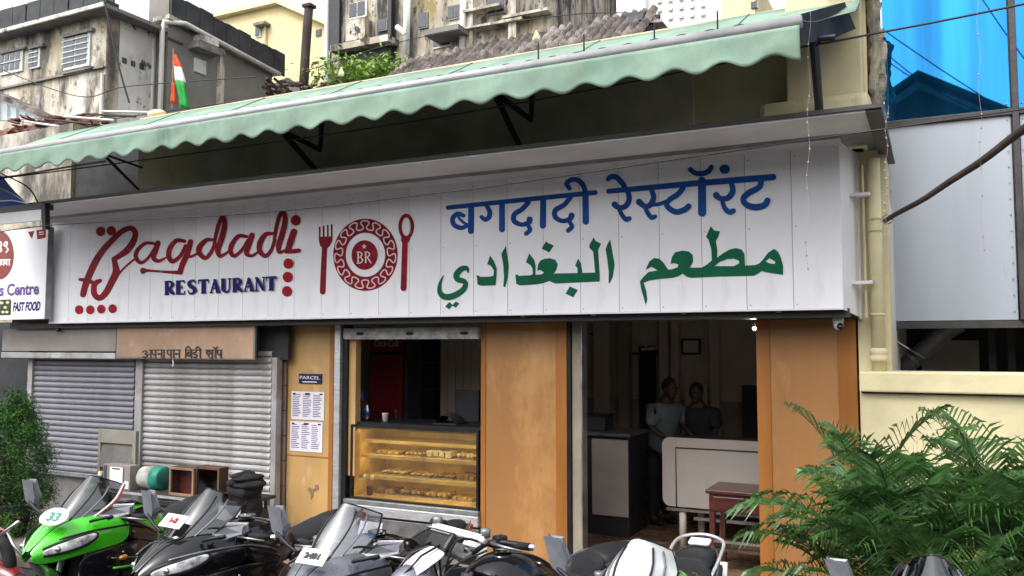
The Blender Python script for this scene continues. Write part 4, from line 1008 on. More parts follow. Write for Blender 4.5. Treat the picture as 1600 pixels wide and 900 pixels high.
# ================================================================== RIGHT OF THE FRONT
# yard wall with coping
DW = 6.55
yx0 = X(1347, DW, 640)
t = thing('yard_wall', 'cream yard wall with projecting coping behind the palms', 'wall', ((yx0 + 4) / 2, DW + .1, 0))
zc1, zc0 = Z(1480, 582, DW - .05), Z(1480, 615, DW - .05)
BX('wall', 'cream_clean', yx0, 5, DW, DW + .22, 0, zc0, t)
BX('coping', 'cream_clean', yx0 - .01, 5, DW - .06, DW + .28, zc0, zc1, t, .012)
BX('coping_groove', 'trim_dark', yx0, 5, DW - .012, DW + .0, zc0 - .012, zc0 - .001, t)
# drain pipe and the strip of wall behind it
t = thing('drain_pipe', 'fat cream drain pipe with collar at the right end of the sign', 'pipe', (X(1370, 6.5, 500), 6.62, 1.8))
xp = X(1368, 6.56, 420); rp = .046
MB().tube([(xp, 6.62, 1.82), (xp, 6.62, 3.35)], rp, 16).build('pipe', 'cream_clean', t, smooth=True)
zz = Z(1368, 555, 6.56)
MB().lathe([(rp, 0), (rp + .016, .01), (rp + .018, .04), (rp + .006, .05), (rp + .014, .06), (rp + .014, .09), (rp, .1)], (xp, 6.62, zz - .05), 16).build('collar', 'cream_clean', t, smooth=True)
for py in (342, 361, 493):
    z_ = Z(1368, py, 6.56); MB().lathe([(rp + .002, 0), (rp + .006, .002), (rp + .006, .014), (rp + .002, .016)], (xp, 6.62, z_), 16).build('ring', 'cream', t, smooth=True)
for py in (305, 442):
    z_ = Z(1350, py, 6.56); BX('bracket', 'white_paint', xp - .16, xp - .02, 6.5, 6.56, z_ - .012, z_ + .012, t, .003); BX('clamp', 'steel', xp - .2, xp - .10, 6.49, 6.5, z_ - .02, z_ - .013, t)
MB().tube([(xp - .07, 6.58, 2.2), (xp - .07, 6.58, 3.3)], .008, 6).build('side_conduit', 'cream', t)
t = thing('end_wall', 'cream end wall strip of the shop beside the drain pipe', 'wall', (xp, 6.75, 0))
BX('strip', 'cream_clean', X(1341, DF) + .005, xp + .08, 6.69, 7.2, .1, 3.45, t)
BX('upper_strip', 'cream', XR + .03, xp + .05, 6.95, 7.2, 3.46, 4.7, t)
br = MB(); rows = []
for i in range(60):
    z_ = 3.5 + 1.25 * i / 59; rows.append([])
    for k in range(12):
        a_ = 2 * math.pi * k / 12; q = Vector((math.cos(a_), math.sin(a_), 0)); n_ = .055 + .05 * noise.noise(Vector((q.x * 1.4, q.y * 1.4, z_ * 6))) + .035 * noise.noise(Vector((q.x * 4, q.y * 4, z_ * 17)))
        rows[-1].append((XR + .05 + q.x * n_, 6.86 + q.y * .12, z_))
br.loft(rows, closed=True, caps=True).build('broken_plaster', 'old_wall', t)
# the glass and panel building
DG = 7.6
gb = thing('glass_building', 'modern building with mirror blue glass above pale metal panels', 'building', (1.5, DG + 2, 0))
gx0, gx1, gx2 = X(1384, DG, 300), X(1586, DG, 300), 4.5
zt = 9.0; zg0 = Z(1500, 179, DG); zp1 = zg0 - .05; zp0 = Z(1500, 501, DG)
for a, b in ((gx0, gx1), (gx1 + .04, gx2)):
    BX('glass_pane', 'blue_glass', a + .01, b - .01, DG, DG + .03, zg0, zt, gb)
    BX('cladding_panel', 'panel_alu', a + .01, b - .01, DG - .01, DG + .03, zp0, zp1, gb, .004)
sc_ = MB()
for i in range(14):
    for x_ in (gx0 + .035, gx1 - .035, gx1 + .07): sc_.box(x_ - .006, x_ + .006, DG - .016, DG - .01, zp0 + .06 + i * .125, zp0 + .072 + i * .125)
sc_.build('rivets', 'alu_dark', gb, kind='stuff')
for a in (gx0 - .05, gx1): BX('mullion', 'trim_dark', a, a + .045, DG - .05, DG + .05, zp0, zt, gb, .004)
BX('transom', 'trim_dark', gx0, gx2, DG - .035, DG + .05, zp1, zg0, gb, .004)
BX('sill_beam', 'trim_dark', gx0 - .05, gx2, DG - .02, DG + .05, zp0 - .06, zp0 - .004, gb)
BX('return_wall', 'white_build', gx0 - .18, gx0 - .052, DG + .02, DG + 1, 0, zt, gb)
BX('void_back', 'dark_in', gx0 - .05, gx2, DG + 2.2, DG + 2.3, 0, zp0 + .5, gb)
BX('void_side', 'dark_in', gx0 - .1, gx0 - .06, DG + .1, DG + 2.2, 0, zp0, gb)
BX('void_ceiling', 'dark_in', gx0 - .05, gx2, DG + .06, DG + 2.2, zp0 + .1, zp0 + .2, gb)
BX('body', 'old_grey', gx0 - .05, gx2 + 6, DG + 2.31, DG + 12, 0, zt, gb)
t = thing('duct', 'fat grey duct running slantwise in the dark gap under the panels', 'duct', P(1430, 560, DG + .5))
MB().tube([P(1400, 585, DG + .7), P(1480, 516, DG + .5), P(1500, 505, DG + .5)], .075, 16).build('duct', 'duct', t, smooth=True)
for k in range(2): a_ = P(1425 + 35 * k, 562 - 30 * k, DG + .6); MB().tube([a_, a_ + Vector((.02, 0, .02))], .079, 16).build('band', 'metal_grey', t)
for px in (1545, 1575): BX('post', 'dark_in', X(px, DG + .9), X(px + 12, DG + .9), DG + .9, DG + .96, 0, zp0 + .1, gb)
BX('inner_board', 'wall_in2', X(1440, DG + 1.6), X(1530, DG + 1.6), DG + 1.6, DG + 1.65, 0, 2.05, gb)
MB().tube([P(1380, 520, DG + .1), P(1420, 545, DG + .1), P(1445, 560, DG + .3)], .006, 5).build('loose_cable', 'alu_dark', gb)

# leaning brown pole
a, b = P(1383, 345, 6.4), P(1640, 172, 5.2)
pts = []
for i in range(14):
    tt = i / 13; q = a.lerp(b, tt); pts.append(q + Vector((0, 0, -.03 * math.sin(math.pi * tt) + .004 * math.sin(i * 1.3))))
t = thing('bamboo_pole', 'weathered brown pole slanting up to the right across the metal panels', 'pole', a)
MB().tube(pts, [.016 + .0007 * i for i in range(14)], 12).build('pole', 'wood_old', t, smooth=True)
MB().torus((a.x + .015, a.y, a.z + .01), .032, .004, 'y').build('wire_tie', 'steel', t)
MB().tube([a, (xp + .04, 6.62, a.z + .03), (xp - .03, 6.55, a.z + .04)], .004, 5).build('tie_wire', 'steel', t)

# ================================================================== WIRES AND BEADS
def wire(label, pts, r=.006, m='wire', D=None):
    q = [P(*p_) for p_ in pts]; sp = spline([tuple(v) for v in q], 8)
    t = MB().tube(sp, r, 5).build('cable', m); return tag(t, label, 'cable')
wire('long thin black cable crossing the upper part of the white sign', [(-40, 372, 5.2), (67, 353, 5.2), (400, 333, 5.2), (700, 300, 5.2), (800, 287, 5.2), (1200, 228, 5.2), (1400, 199, 5.2), (1640, 165, 5.3)], .0045)
wire('black cable running from the awning end up across the blue glass', [(1100, 97, 6.0), (1262, 72, 6.0), (1380, 50, 6.2), (1500, 27, 6.2), (1640, -2, 6.2)], .008)
wire('thin cable under the awning shadow crossing the dark wall', [(-30, 283, 5.2), (300, 240, 5.3), (600, 197, 5.3), (900, 145, 5.3), (1262, 72, 5.3)], .006)
wire('slack cable over the white wall of the old building', [(162, -5, 12), (185, 100, 12), (202, 160, 12)], .022)
wire('long sagging cable across the old buildings at top left', [(-20, 220, 9), (150, 190, 9), (420, 152, 9), (620, 130, 9), (900, 80, 9)], .008)
wire('cable crossing the corner of the old building', [(-20, 100, 9), (120, 150, 9), (200, 135, 9), (400, 120, 9)], .008)
wire('thin cable crossing the top of the decayed tower', [(480, 110, 10), (640, 62, 10), (870, 25, 10), (1000, 20, 10)], .007)
wire('cable low over the blue tarpaulin at left', [(-20, 280, 5.4), (30, 274, 5.4), (100, 262, 5.4), (165, 252, 5.5)], .010, 'wire_cream')
wire('pair of cables by the blue tarpaulin, lower one', [(-20, 262, 5.3), (40, 290, 5.3), (60, 318, 5.5)], .007)
rr = random.Random(2)
for k, (px, y0, y1, D) in enumerate(((1265, 8, 420, 5.0), (1386, 165, 420, 5.35), (1528, -8, 412, 5.6))):
    lab = ('leftmost hanging string of pink beads in front of the sign end', 'middle hanging string of beads beside the drain pipe', 'rightmost hanging string of beads in front of the blue glass')[k]
    a, b = P(px, y0, D), P(px + (-4 if k < 2 else 8), y1, D)
    t = thing('bead_string', lab, 'decoration', a, 'hanging bead strings')
    pts = [a.lerp(b, i / 20) + Vector((.008 * math.sin(i * 1.3 + k), 0, 0)) for i in range(21)]
    MB().tube(pts, .0009, 5).build('thread', 'bead', t)
    for i in range(1, 21):
        if rr.random() < .7: MB().ball(pts[i], (.005, .005, .008), 8, 6).build('bead', 'bead', t)
# cctv cameras
for lab, px, py, D in (('white dome security camera under the left end of the sign', 94, 514, DS + .15), ('white bullet security camera under the right corner of the sign', 1310, 508, DS + .2)):
    c = P(px, py, D); t = thing('security_camera', lab, 'camera', c, 'security cameras')
    MB().obox(c + Vector((0, 0, .035)), (.035, .035, .02)).build('mount', 'cctv_white', t, .004)
    MB().ball(c, .034, 14, 10).build('housing', 'cctv_white', t, smooth=True)
    MB().tube([c, c + Vector((.03, -.05, -.02))], [.026, .022], 12).build('lens', 'black_gloss', t, smooth=True)
t = thing('hanging_hook', 'tiny white hook dangling under the tan signboard', 'hook', P(271, 570, 6.4)); MB().tube([P(270, 562, 6.4), P(271, 568, 6.4), P(270, 573, 6.4)], .006, 6).build('hook', 'white_paint', t)

# ================================================================== BEHIND: OLD BUILDINGS AND ROOFS
def wbox(name, m, D, a, b, y0, y1, parent, depth=.2, proud=0, bevel=0):      # box on a wall of constant depth; a, b, y0, y1 picture positions of its face
    p0, p1 = P(a, (y0 + y1) / 2, D - proud), P(b, (y0 + y1) / 2, D - proud)
    z1, z0 = P((a + b) / 2, y0, D - proud).z, P((a + b) / 2, y1, D - proud).z
    return BX(name, m, p0.x, p1.x, D - proud, D - proud + depth, z0, z1, parent, bevel)
def window(parent, D, a, b, y0, y1, nv=2, nh=0, bars=0, frame='win_frame'):
    w_ = wbox('window', frame, D, a, b, y0, y1, parent, .06, .05)
    x0, x1 = P(a, (y0 + y1) / 2, D).x, P(b, (y0 + y1) / 2, D).x; z1, z0 = P((a + b) / 2, y0, D).z, P((a + b) / 2, y1, D).z
    f = (x1 - x0) * .06
    for i in range(nv):
        c0 = x0 + f + (x1 - x0 - f) * i / nv; c1 = x0 + (x1 - x0 - f) * (i + 1) / nv
        BX('pane', 'win_dark', c0, c1, D - .065, D - .052, z0 + f, z1 - f, w_)
    for i in range(nh): z = z0 + (z1 - z0) * (i + 1) / (nh + 1); BX('bar', frame, x0, x1, D - .085, D - .07, z - .015, z + .015, w_)
    return w_
DO = 15.0
ob = thing('old_building', 'weathered whitewashed old building with barred windows and dark parapet', 'building', (P(80, 200, DO).x, DO + 2, 0))
cx = P(165, 100, DO).x; ez = P(165, 24, DO).z
xl = -34
BX('wall', 'old_wall', xl, cx, DO, DO + .4, 0, ez, ob)
s1 = P(230, 100, DO).x
y_side = 1.35 * 1.0
BX('side_wall', 'old_white', cx - .4, cx + .003, DO + .41, 16.6, 0, ez, ob)
MB().slab([(xl, DO - .45, ez), (cx + .45, DO - .45, ez), (cx + .45, 16.7, ez), (xl, 16.7, ez)], (0, 0, .1)).build('eave', 'eave', ob)
BX('gutter', 'old_white', xl, cx + .47, DO - .5, DO - .44, ez - .02, ez + .1, ob, .02)
BX('roof_slope', 'parapet_slate', xl, cx + .2, DO - .2, DO + .2, ez + .1, ez + .32, ob)
for i in range(14):      # the parapet of dark slates, front
    xa = cx + .1 - (i + 1) * .62; BX('parapet_panel', 'parapet_slate', xa + .02, xa + .60, DO + .1 + .01 * (i % 3), DO + .16, ez + .3, ez + 1.02 + .02 * (i % 2), ob)
window(ob, DO, 100, 140, 54, 106, 2, 5); window(ob, DO, 47, 62, 76, 106, 2, 3); window(ob, DO, 0, 35, 82, 114, 4, 1); window(ob, DO, -60, -20, 90, 124, 3, 1)
for a, b, y0, y1 in ((97, 143, 48, 53), (97, 143, 108, 111), (44, 66, 70, 74), (-2, 38, 77, 80)): wbox('ledge', 'old_grey', DO, a, b, y0, y1, ob, .2, .12)
wbox('ledge', 'old_grey', DO, -80, 160, 128, 131, ob, .15, .08)
# corner drain and side trim
for px, D in ((160, DO - .05),): MB().tube([P(px, 115, D), P(px - 2, 190, D)], .05, 8).build('corner_pipe', 'old_white', ob)
# side window slits
for k in range(3): yy = 15.5 + k * .28; BX('vent_slit', 'win_dark', cx - .0, cx + .02, yy, yy + .14, ez - 1.15, ez - 1.0, ob)
BX('side_ledge', 'old_grey', cx, cx + .12, DO + .6, 16.6, ez - 3.0, ez - 2.9, ob)
BX('side_wall_lower', 'old_grey', cx + .003, cx + .2, 15.7, 16.6, 0, ez - 3.0, ob)
# the long dark wing behind it
wg = thing('dark_wing', 'long grey rear wing with sloping parapet and tall white downpipe', 'building', (P(330, 200, 18).x, 18, 0))
wx = P(232, 100, 16.6).x; wx2 = wx + .75
BX('front_wall', 'old_grey', wx - .05, wx2, 16.61, 16.9, 0, ez + 1.2, wg)
z_r = P(250, 18, 16.9).z - .38; dz_ = -.35
MB().slab([(wx2, 16.9, 0), (wx2, 20.8, 0), (wx2, 20.8, z_r + dz_), (wx2, 16.9, z_r)], (-.3, 0, 0)).build('side_wall', 'old_grey', wg)
MB().slab([(wx2 - .5, 16.5, z_r - .1), (wx2 + .15, 16.5, z_r - .1), (wx2 + .15, 21, z_r + dz_ - .1), (wx2 - .5, 21, z_r + dz_ - .1)], (0, 0, .12)).build('eave', 'old_wall', wg)
for i in range(9):
    y0_, y1_ = 16.6 + i * .52 + .012, 16.6 + i * .52 + .508; g_ = lambda y_: z_r + dz_ * (y_ - 16.5) / 4.4
    MB().slab([(wx2 + .05, y0_, g_(y0_) - .02), (wx2 + .05, y1_, g_(y1_) - .02), (wx2 + .05, y1_, g_(y1_) + .66 + .03 * (i % 3)), (wx2 + .05, y0_, g_(y0_) + .66 + .03 * (i % 3))], (.06, 0, 0)).build('parapet_panel', 'parapet_slate', wg)
MB().tube([(wx2 - .05, 16.45, 5), (wx2 - .05, 16.45, z_r - .5), (wx2 + .0, 16.45, z_r - .2), (wx2 + .22, 17.0, z_r - .1), (wx2 + .22, 20.9, z_r + dz_ - .1)], .07, 10).build('downpipe', 'pvc', wg, smooth=True)
MB().tube([(wx2 - .45, 16.5, 5), (wx2 - .45, 16.5, z_r - .6)], .04, 8).build('thin_pipe', 'pvc', wg)
for yy, w_ in ((18.2, .5),):
    pass
def side_panel(name, m, px0, px1, py0, py1, proud=.05):
    # on the wall x = wx2
    def on(px, py): r = ray(px, py); t_ = wx2 / r.x; return r.y * t_, H + r.z * t_
    ya, zt_ = on(px0, py0); yb, zb_ = on(px1, py1)
    return BX(name, m, wx2, wx2 + proud, min(ya, yb), max(ya, yb), min(zt_, zb_), max(zt_, zb_), wg)
w_ = side_panel('window', 'win_frame', 303, 320, 90, 118); side_panel('lean_to_panel', 'old_white', 302, 330, 55, 76, .3); side_panel('dark_band', 'win_dark', 262, 285, 58, 70); side_panel('ledge', 'eave', 294, 331, 76, 80, .4)
side_panel('pilaster', 'old_wall', 340, 346, 75, 165, .1)
# yellow gabled building
DY = 26
yb = thing('yellow_building', 'pale yellow gabled building behind the dark wing', 'building', (P(430, 60, DY).x, DY, 0))
MB().slab([P(335, 230, DY), P(530, 230, DY), P(520, 42, DY), P(430, 2, DY), P(335, 24, DY)], (0, 4, 0)).build('gable_wall', 'yellow_build', yb)
MB().slab([P(330, 22, DY - .3), P(430, -1, DY - .3), P(525, 41, DY - .3), P(525, 46, DY - .3), P(430, 4, DY - .3), P(330, 27, DY - .3)], (0, 4.5, 0)).build('roof_edge', 'cream_clean', yb)
MB().tube([P(414, 30, DY - .1), P(414, 90, DY - .1)], .05, 6).build('conduit', 'cream', yb)
window(yb, DY, 400, 407, 38, 58, 1); wbox('ledge', 'eave', DY, 395, 412, 34, 38, yb, .5, .4); wbox('vent', 'win_dark', DY, 493, 501, 46, 56, yb, .1, .05)
t = thing('wooden_post', 'tall rough brown post standing before the yellow building', 'post', P(476, 120, 13))
MB().tube([P(473, 160, 13), P(477, 90, 13), P(480, 45, 13), P(483, 8, 13)], [.10, .09, .09, .085], 10).build('post', 'wood_old', t, smooth=True)
MB().obox(P(483, 10, 13), (.1, .1, .03)).build('cap', 'wood_old', t)
# decayed tower
DT = 22.0
tw = thing('decayed_tower', 'mould blackened apartment block with pipes and broken ledges', 'building', (P(680, 100, DT).x, DT + 2, 0))
tx0, tx1 = P(516, 40, DT).x, P(872, 20, DT).x
BX('wall', 'tower_wall', tx0, tx1, DT, DT + 5, 0, 17, tw)
MB().tube([(tx0 - .05, DT - .1, 5), (tx0 - .05, DT - .1, 16)], .09, 8).build('corner_pipe', 'pvc', tw)
window(tw, DT, 546, 573, 3, 28, 2, 0)
window(tw, DT, 677, 706, 56, 74, 2, 0); window(tw, DT, 655, 668, 20, 44, 1, 0, frame='old_grey'); window(tw, DT, 700, 722, 8, 30, 2, 0, frame='old_grey'); window(tw, DT, 762, 790, -4, 22, 2, 0, frame='old_grey'); window(tw, DT, 590, 605, 30, 48, 1, 0, frame='old_grey')
wbox('window_hood', 'old_grey', DT, 662, 716, 42, 50, tw, 1.0, .9)
wbox('balcony_slab', 'tower_wall', DT, 516, 606, 62, 72, tw, .7, .6); wbox('balcony_slab', 'old_grey', DT, 610, 870, 74, 80, tw, .5, .4)
wbox('dark_band', 'parapet_slate', DT, 531, 605, 73, 120, tw, .4, .25); wbox('bay', 'tower_wall', DT, 540, 570, 30, 62, tw, .5, .4)
wbox('dark_pier', 'dark_in', DT, 606, 611, -10, 90, tw, .3, .2)
wbox('dark_pier', 'dark_in', DT, 512, 530, -10, 76, tw, .3, .12)
for px in (634, 722, 637): MB().tube([P(px, 90, DT - .25), P(px + 3, -20, DT - .25)], .11 if px != 637 else .05, 8).build('waste_pipe', 'pvc', tw, smooth=True)
MB().tube([P(634, 54, DT - .3), P(620, 42, DT - .3)], .09, 8).build('branch_pipe', 'pvc', tw)
for px, py, w_ in ((750, 10, 60), (770, 34, 90), (820, 18, 70)): wbox('ledge', 'old_wall', DT, px - w_ / 2, px + w_ / 2, py, py + 4, tw, .5, .35)
BX('pilaster', 'old_wall', P(735, 0, DT).x, P(745, 0, DT).x, DT - .25, DT, 8, 17, tw); BX('pilaster', 'old_wall', P(800, 0, DT).x, P(812, 0, DT).x, DT - .25, DT, 8, 17, tw)
# white block far right
DWB = 45
wb = thing('white_block', 'far pale high rise behind the tiled roof with tiny square windows', 'building', (P(1040, 20, DWB).x, DWB, 0))
wbox('tower', 'white_build', DWB, 945, 1008, -60, 120, wb, 10); wbox('wing', 'white_build', DWB, 1008, 1130, -30, 120, wb, 8, -.5); wbox('side_block', 'yellow_build', DWB, 1128, 1180, -40, 120, wb, 8, .5)
for r_ in range(3):
    for c_ in range(5): wbox('window', 'win_frame', DWB - .5 + .5, 1026 + c_ * 17, 1033 + c_ * 17, 2 + r_ * 14 - c_ * 2 - 4, 8 + r_ * 14 - c_ * 2 - 4, wb, .1, -.35)
wbox('window', 'win_dark', DWB, 1173, 1183, 2, 12, wb, .3, .6)

# tiled roofs behind the awning
def tiled(label, rows_, cols_, corner, du, dv, m, name='tiled_roof', seed=1):
    """pan tiles laid in courses on the parallelogram corner + i du + j dv"""
    t = thing(name, label, 'roof', corner); du = Vector(du); dv = Vector(dv); rr = random.Random(seed); nrm = du.cross(dv).normalized()
    if nrm.z < 0: nrm = -nrm
    b = MB(); u_ = du.normalized()
    for j in range(rows_):
        for i in range(cols_):
            o = Vector(corner) + du * i + dv * j + nrm * (rr.random() * .02) ; w_ = du.length
            A = [(0, 0), (.25, .7), (.5, 1), (.75, .7), (1, 0)]
            jit = dv * rr.uniform(-.08, .08)
            b.loft([[o + u_ * w_ * a_ * .95 + nrm * (h_ * .05 + .03) + jit for a_, h_ in A], [o + dv * 1.12 + u_ * w_ * a_ * .95 + nrm * (h_ * .045) + jit for a_, h_ in A]])
    b.build('tiles', m, t, kind='stuff', solid=0)
    b2 = MB(); b2.slab([Vector(corner) - nrm * .02, Vector(corner) + du * cols_ - nrm * .02, Vector(corner) + du * cols_ + dv * rows_ - nrm * .02, Vector(corner) + dv * rows_ - nrm * .02], -nrm * .05); b2.build('deck', 'dark_in', t)
    return t
ra = P(640, 112, 7.2); rz_ = P(1010, 27, 9.2).z
x0 = P(655, 90, 8).x; 
tiled('weathered tiled roof slope rising behind the right half of the awning', 22, 30, (P(640, 80, 9.2).x, 9.2, P(1000, 36, 9.2).z), (.113, 0, .003), (0, -.105, -.08), 'roof_tile')
rg = thing('ridge_dormer', 'dark hipped ridge dormer on the tiled roof', 'roof', P(985, 40, 9))
a = P(975, 35, 9); b_ = P(1035, 33, 9)
MB().slab([P(972, 38, 8.9), P(985, 22, 9.1), P(1010, 19, 9.1), P(1036, 34, 8.9)], (0, .3, 0)).build('face', 'roof_tile', rg)
MB().slab([P(968, 40, 8.85), P(984, 20, 9.0), P(1008, 17, 9.0), P(1003, 30, 8.85)], (0, .05, .0)).build('tile_slope', 'parapet_slate', rg)
# old tiles, debris and white sheet at far left
tiled('collapsing dark tiled roof with broken red tiles at far left', 9, 17, (P(-40, 200, 9.5).x, 9.6, P(60, 190, 9.6).z - .12), (.2, 0, .0), (0, -.24, -.12), 'roof_tile_red', seed=4)
t = thing('tin_sheet', 'pale corrugated sheet wall at the far left above the broken roof', 'sheet wall', P(20, 180, 11))
MB().slab([P(-60, 130, 11), P(0, 152, 11), P(68, 184, 11), P(-60, 192, 11)], (0, .05, 0)).build('sheet', 'tin', t)
for k in range(7): MB().tube([P(-30 + k * 14, 142 + k * 7, 10.97), P(-30 + k * 14, 190, 10.97)], .015, 5).build('rib', 'tin', t)
MB().slab([P(-60, 124, 10.9), P(0, 146, 10.9), P(95, 190, 10.9), P(95, 197, 10.9), P(0, 154, 10.9), P(-60, 132, 10.9)], (0, .3, 0)).build('tile_edge', 'roof_tile', t)
db = MB(); rr = random.Random(8)
for i in range(70):
    q = P(rr.uniform(20, 165), rr.uniform(182, 208), rr.uniform(8.4, 9.6)); db.obox(q, (rr.uniform(.03, .14), rr.uniform(.03, .10), .012), (rr.uniform(-.4, .4), rr.uniform(-.4, .4), rr.uniform(0, 3)))
tag(db.build('roof_debris', 'roof_tile_red', kind='stuff'), 'heap of broken red tiles on the roof at left', 'debris')
t = thing('roof_planks', 'loose grey planks and battens on the roofs at left', 'planks', P(80, 195, 8.2))
for k in range(5): MB().tube([P(40 + 30 * k, 190 - 4 * k, 8.2), P(110 + 34 * k, 200 - 6 * k, 8.1)], .018, 5).build('batten', 'wood_old' if k % 2 else 'pvc', t)
# timber clutter before the yellow building
db = MB()
for i in range(34):
    q = P(rr.uniform(420, 520), rr.uniform(126, 150), rr.uniform(9, 12)); q.z -= (q.x * 0); db.obox(q, (rr.uniform(.05, .3), .03, .02), (rr.uniform(-.6, .6), rr.uniform(-.7, .7), rr.uniform(0, 3)))
tag(db.build('timber_heap', 'wood_old', kind='stuff'), 'heap of dark broken timber and tiles behind the awning', 'debris')
t = thing('low_dark_roof', 'dark collapsed shed roof between the grey wing and the wooden post', 'roof', P(440, 150, 12))
MB().slab([P(425, 132, 12), P(445, 122, 12.5), P(470, 132, 12), P(520, 146, 11), P(520, 165, 11), P(420, 165, 11)], (0, .2, -.1)).build('roof', 'parapet_slate', t)

# flag
fx = P(272, 165, 7.4)
t = thing('national_flag', 'limp saffron, white and green flag on a thin pole above the awning', 'flag', fx)
MB().tube([P(269, 170, 7.4), P(271, 76, 7.4)], .008, 6).build('pole', 'wood_trim', t)
def fl_(name, m, y0, y1, xs0, xs1, xe0, xe1):
    rows = []
    for j in range(7):
        tt = j / 6; a_ = P(xs0 + (xs1 - xs0) * tt, y0 + (y1 - y0) * tt, 7.4); b_ = P(xe0 + (xe1 - xe0) * tt, y0 + 2 + (y1 - y0) * tt, 7.4)
        rows.append([(a_.x + (b_.x - a_.x) * i / 8, 7.4 + .03 * math.sin(i * 1.6 + tt), a_.z + (b_.z - a_.z) * i / 8) for i in range(9)])
    MB().loft(rows).build(name, m, t, smooth=True, solid=.002)
fl_('saffron_band', 'saffron', 84, 103, 272, 270, 275, 283); fl_('white_band', 'flag_white', 103, 126, 270, 272, 283, 288); fl_('green_band', 'flag_green', 126, 168, 273, 281, 287, 294); fl_('fold', 'saffron', 128, 160, 269, 267, 273, 274)
t = thing('cement_sack', 'cream sack lying on the awning edge beside the flag', 'sack', P(245, 175, 6.8))
MB().ball(P(245, 178, 6.8), (.13, .08, .05), 14, 8).build('sack', 'cream_clean', t, smooth=True)

# ---- leaves
def leaf_mass(n, pos, size, seed, m, name, parent, aspect=.35, droop=.4):
    rr = random.Random(seed); b = MB(); V = []; Fc = []
    for i in range(n):
        c = pos(rr); d = Vector((rr.gauss(0, 1), rr.gauss(0, 1), rr.gauss(.2, .8) - droop * 0)).normalized(); s_ = d.orthogonal().normalized()
        s_.rotate(Matrix.Rotation(rr.random() * 6.28, 3, d)); l = size * rr.uniform(.6, 1.3); w_ = l * aspect
        k = len(V); V += [c - d * l * .5, c + s_ * w_ * .5, c + d * l * .5 + Vector((0, 0, -l * .15)), c - s_ * w_ * .5]; Fc.append((k, k + 1, k + 2, k + 3))
    b.v = V; b.f = Fc; return b.build(name, m, parent)
for k, (px, py, D, rx, m, lab) in enumerate(((565, 108, 9.5, .62, 'leaf_bright', 'bright yellow green weedy bush on the roof behind the awning'), (625, 104, 9.5, .34, 'leaf_bright', 'small yellow green bush left of the tiled roof, right of the larger one'), (1357, 60, 7.3, .0, 'leaf_dark', ''))):
    if not lab: continue
    c = P(px, py, D); t = thing('roof_shrub', lab, 'shrub', c - Vector((0, 0, .3)), 'shrubs on the roof')
    leaf_mass(int(2600 * rx), lambda r_, c=c, rx=rx: c + Vector((r_.gauss(0, rx * .5), r_.gauss(0, .3), r_.gauss(-.05, .065) + .05 * math.sin(c.x * 9))), .085, k, m, 'foliage', t, .4)
    for i in range(6): MB().tube([c + Vector((rx * (i / 3 - 1) * .5, 0, -.3)), c + Vector((rx * (i / 3 - 1) * .9, 0, .1))], .008, 5).build('stem', 'wood_old', t)

# the bushy potted shrub at left
DBu = 5.5
c0 = P(18, 745, DBu)
t = thing('potted_shrub', 'dense feathery green shrub at the left edge before the shutter', 'shrub', (c0.x, DBu, .1))
rrb = random.Random(12); cl = []
for i in range(150):
    a = rrb.random() * 6.28; h_ = rrb.random(); rad = (.36 * math.sin(math.pi * min(1, .22 + h_ * .78)) ** .6) * math.sqrt(rrb.random())
    cl.append(Vector((c0.x + rad * math.cos(a), DBu + rad * math.sin(a), .16 + h_ * 1.31)))
def bushpos(r_):
    c = r_.choice(cl); return c + Vector((r_.gauss(0, .05), r_.gauss(0, .05), r_.gauss(.0, .06)))
leaf_mass(26000, bushpos, .05, 3, 'leaf_bush', 'foliage', t, .16)
for i in range(7): a = i * .9; MB().tube([(c0.x, DBu, .3), (c0.x + .08 * math.cos(a), DBu + .08 * math.sin(a), .8), (c0.x + .2 * math.cos(a), DBu + .2 * math.sin(a), 1.3)], [.02, .014, .005], 6).build('stem', 'wood_old', t)
MB().lathe([(.14, 0), (.2, .3), (.22, .32), (.2, .32)], (c0.x, DBu, .1), 20).build('pot', 'trim_dark', t, smooth=True)

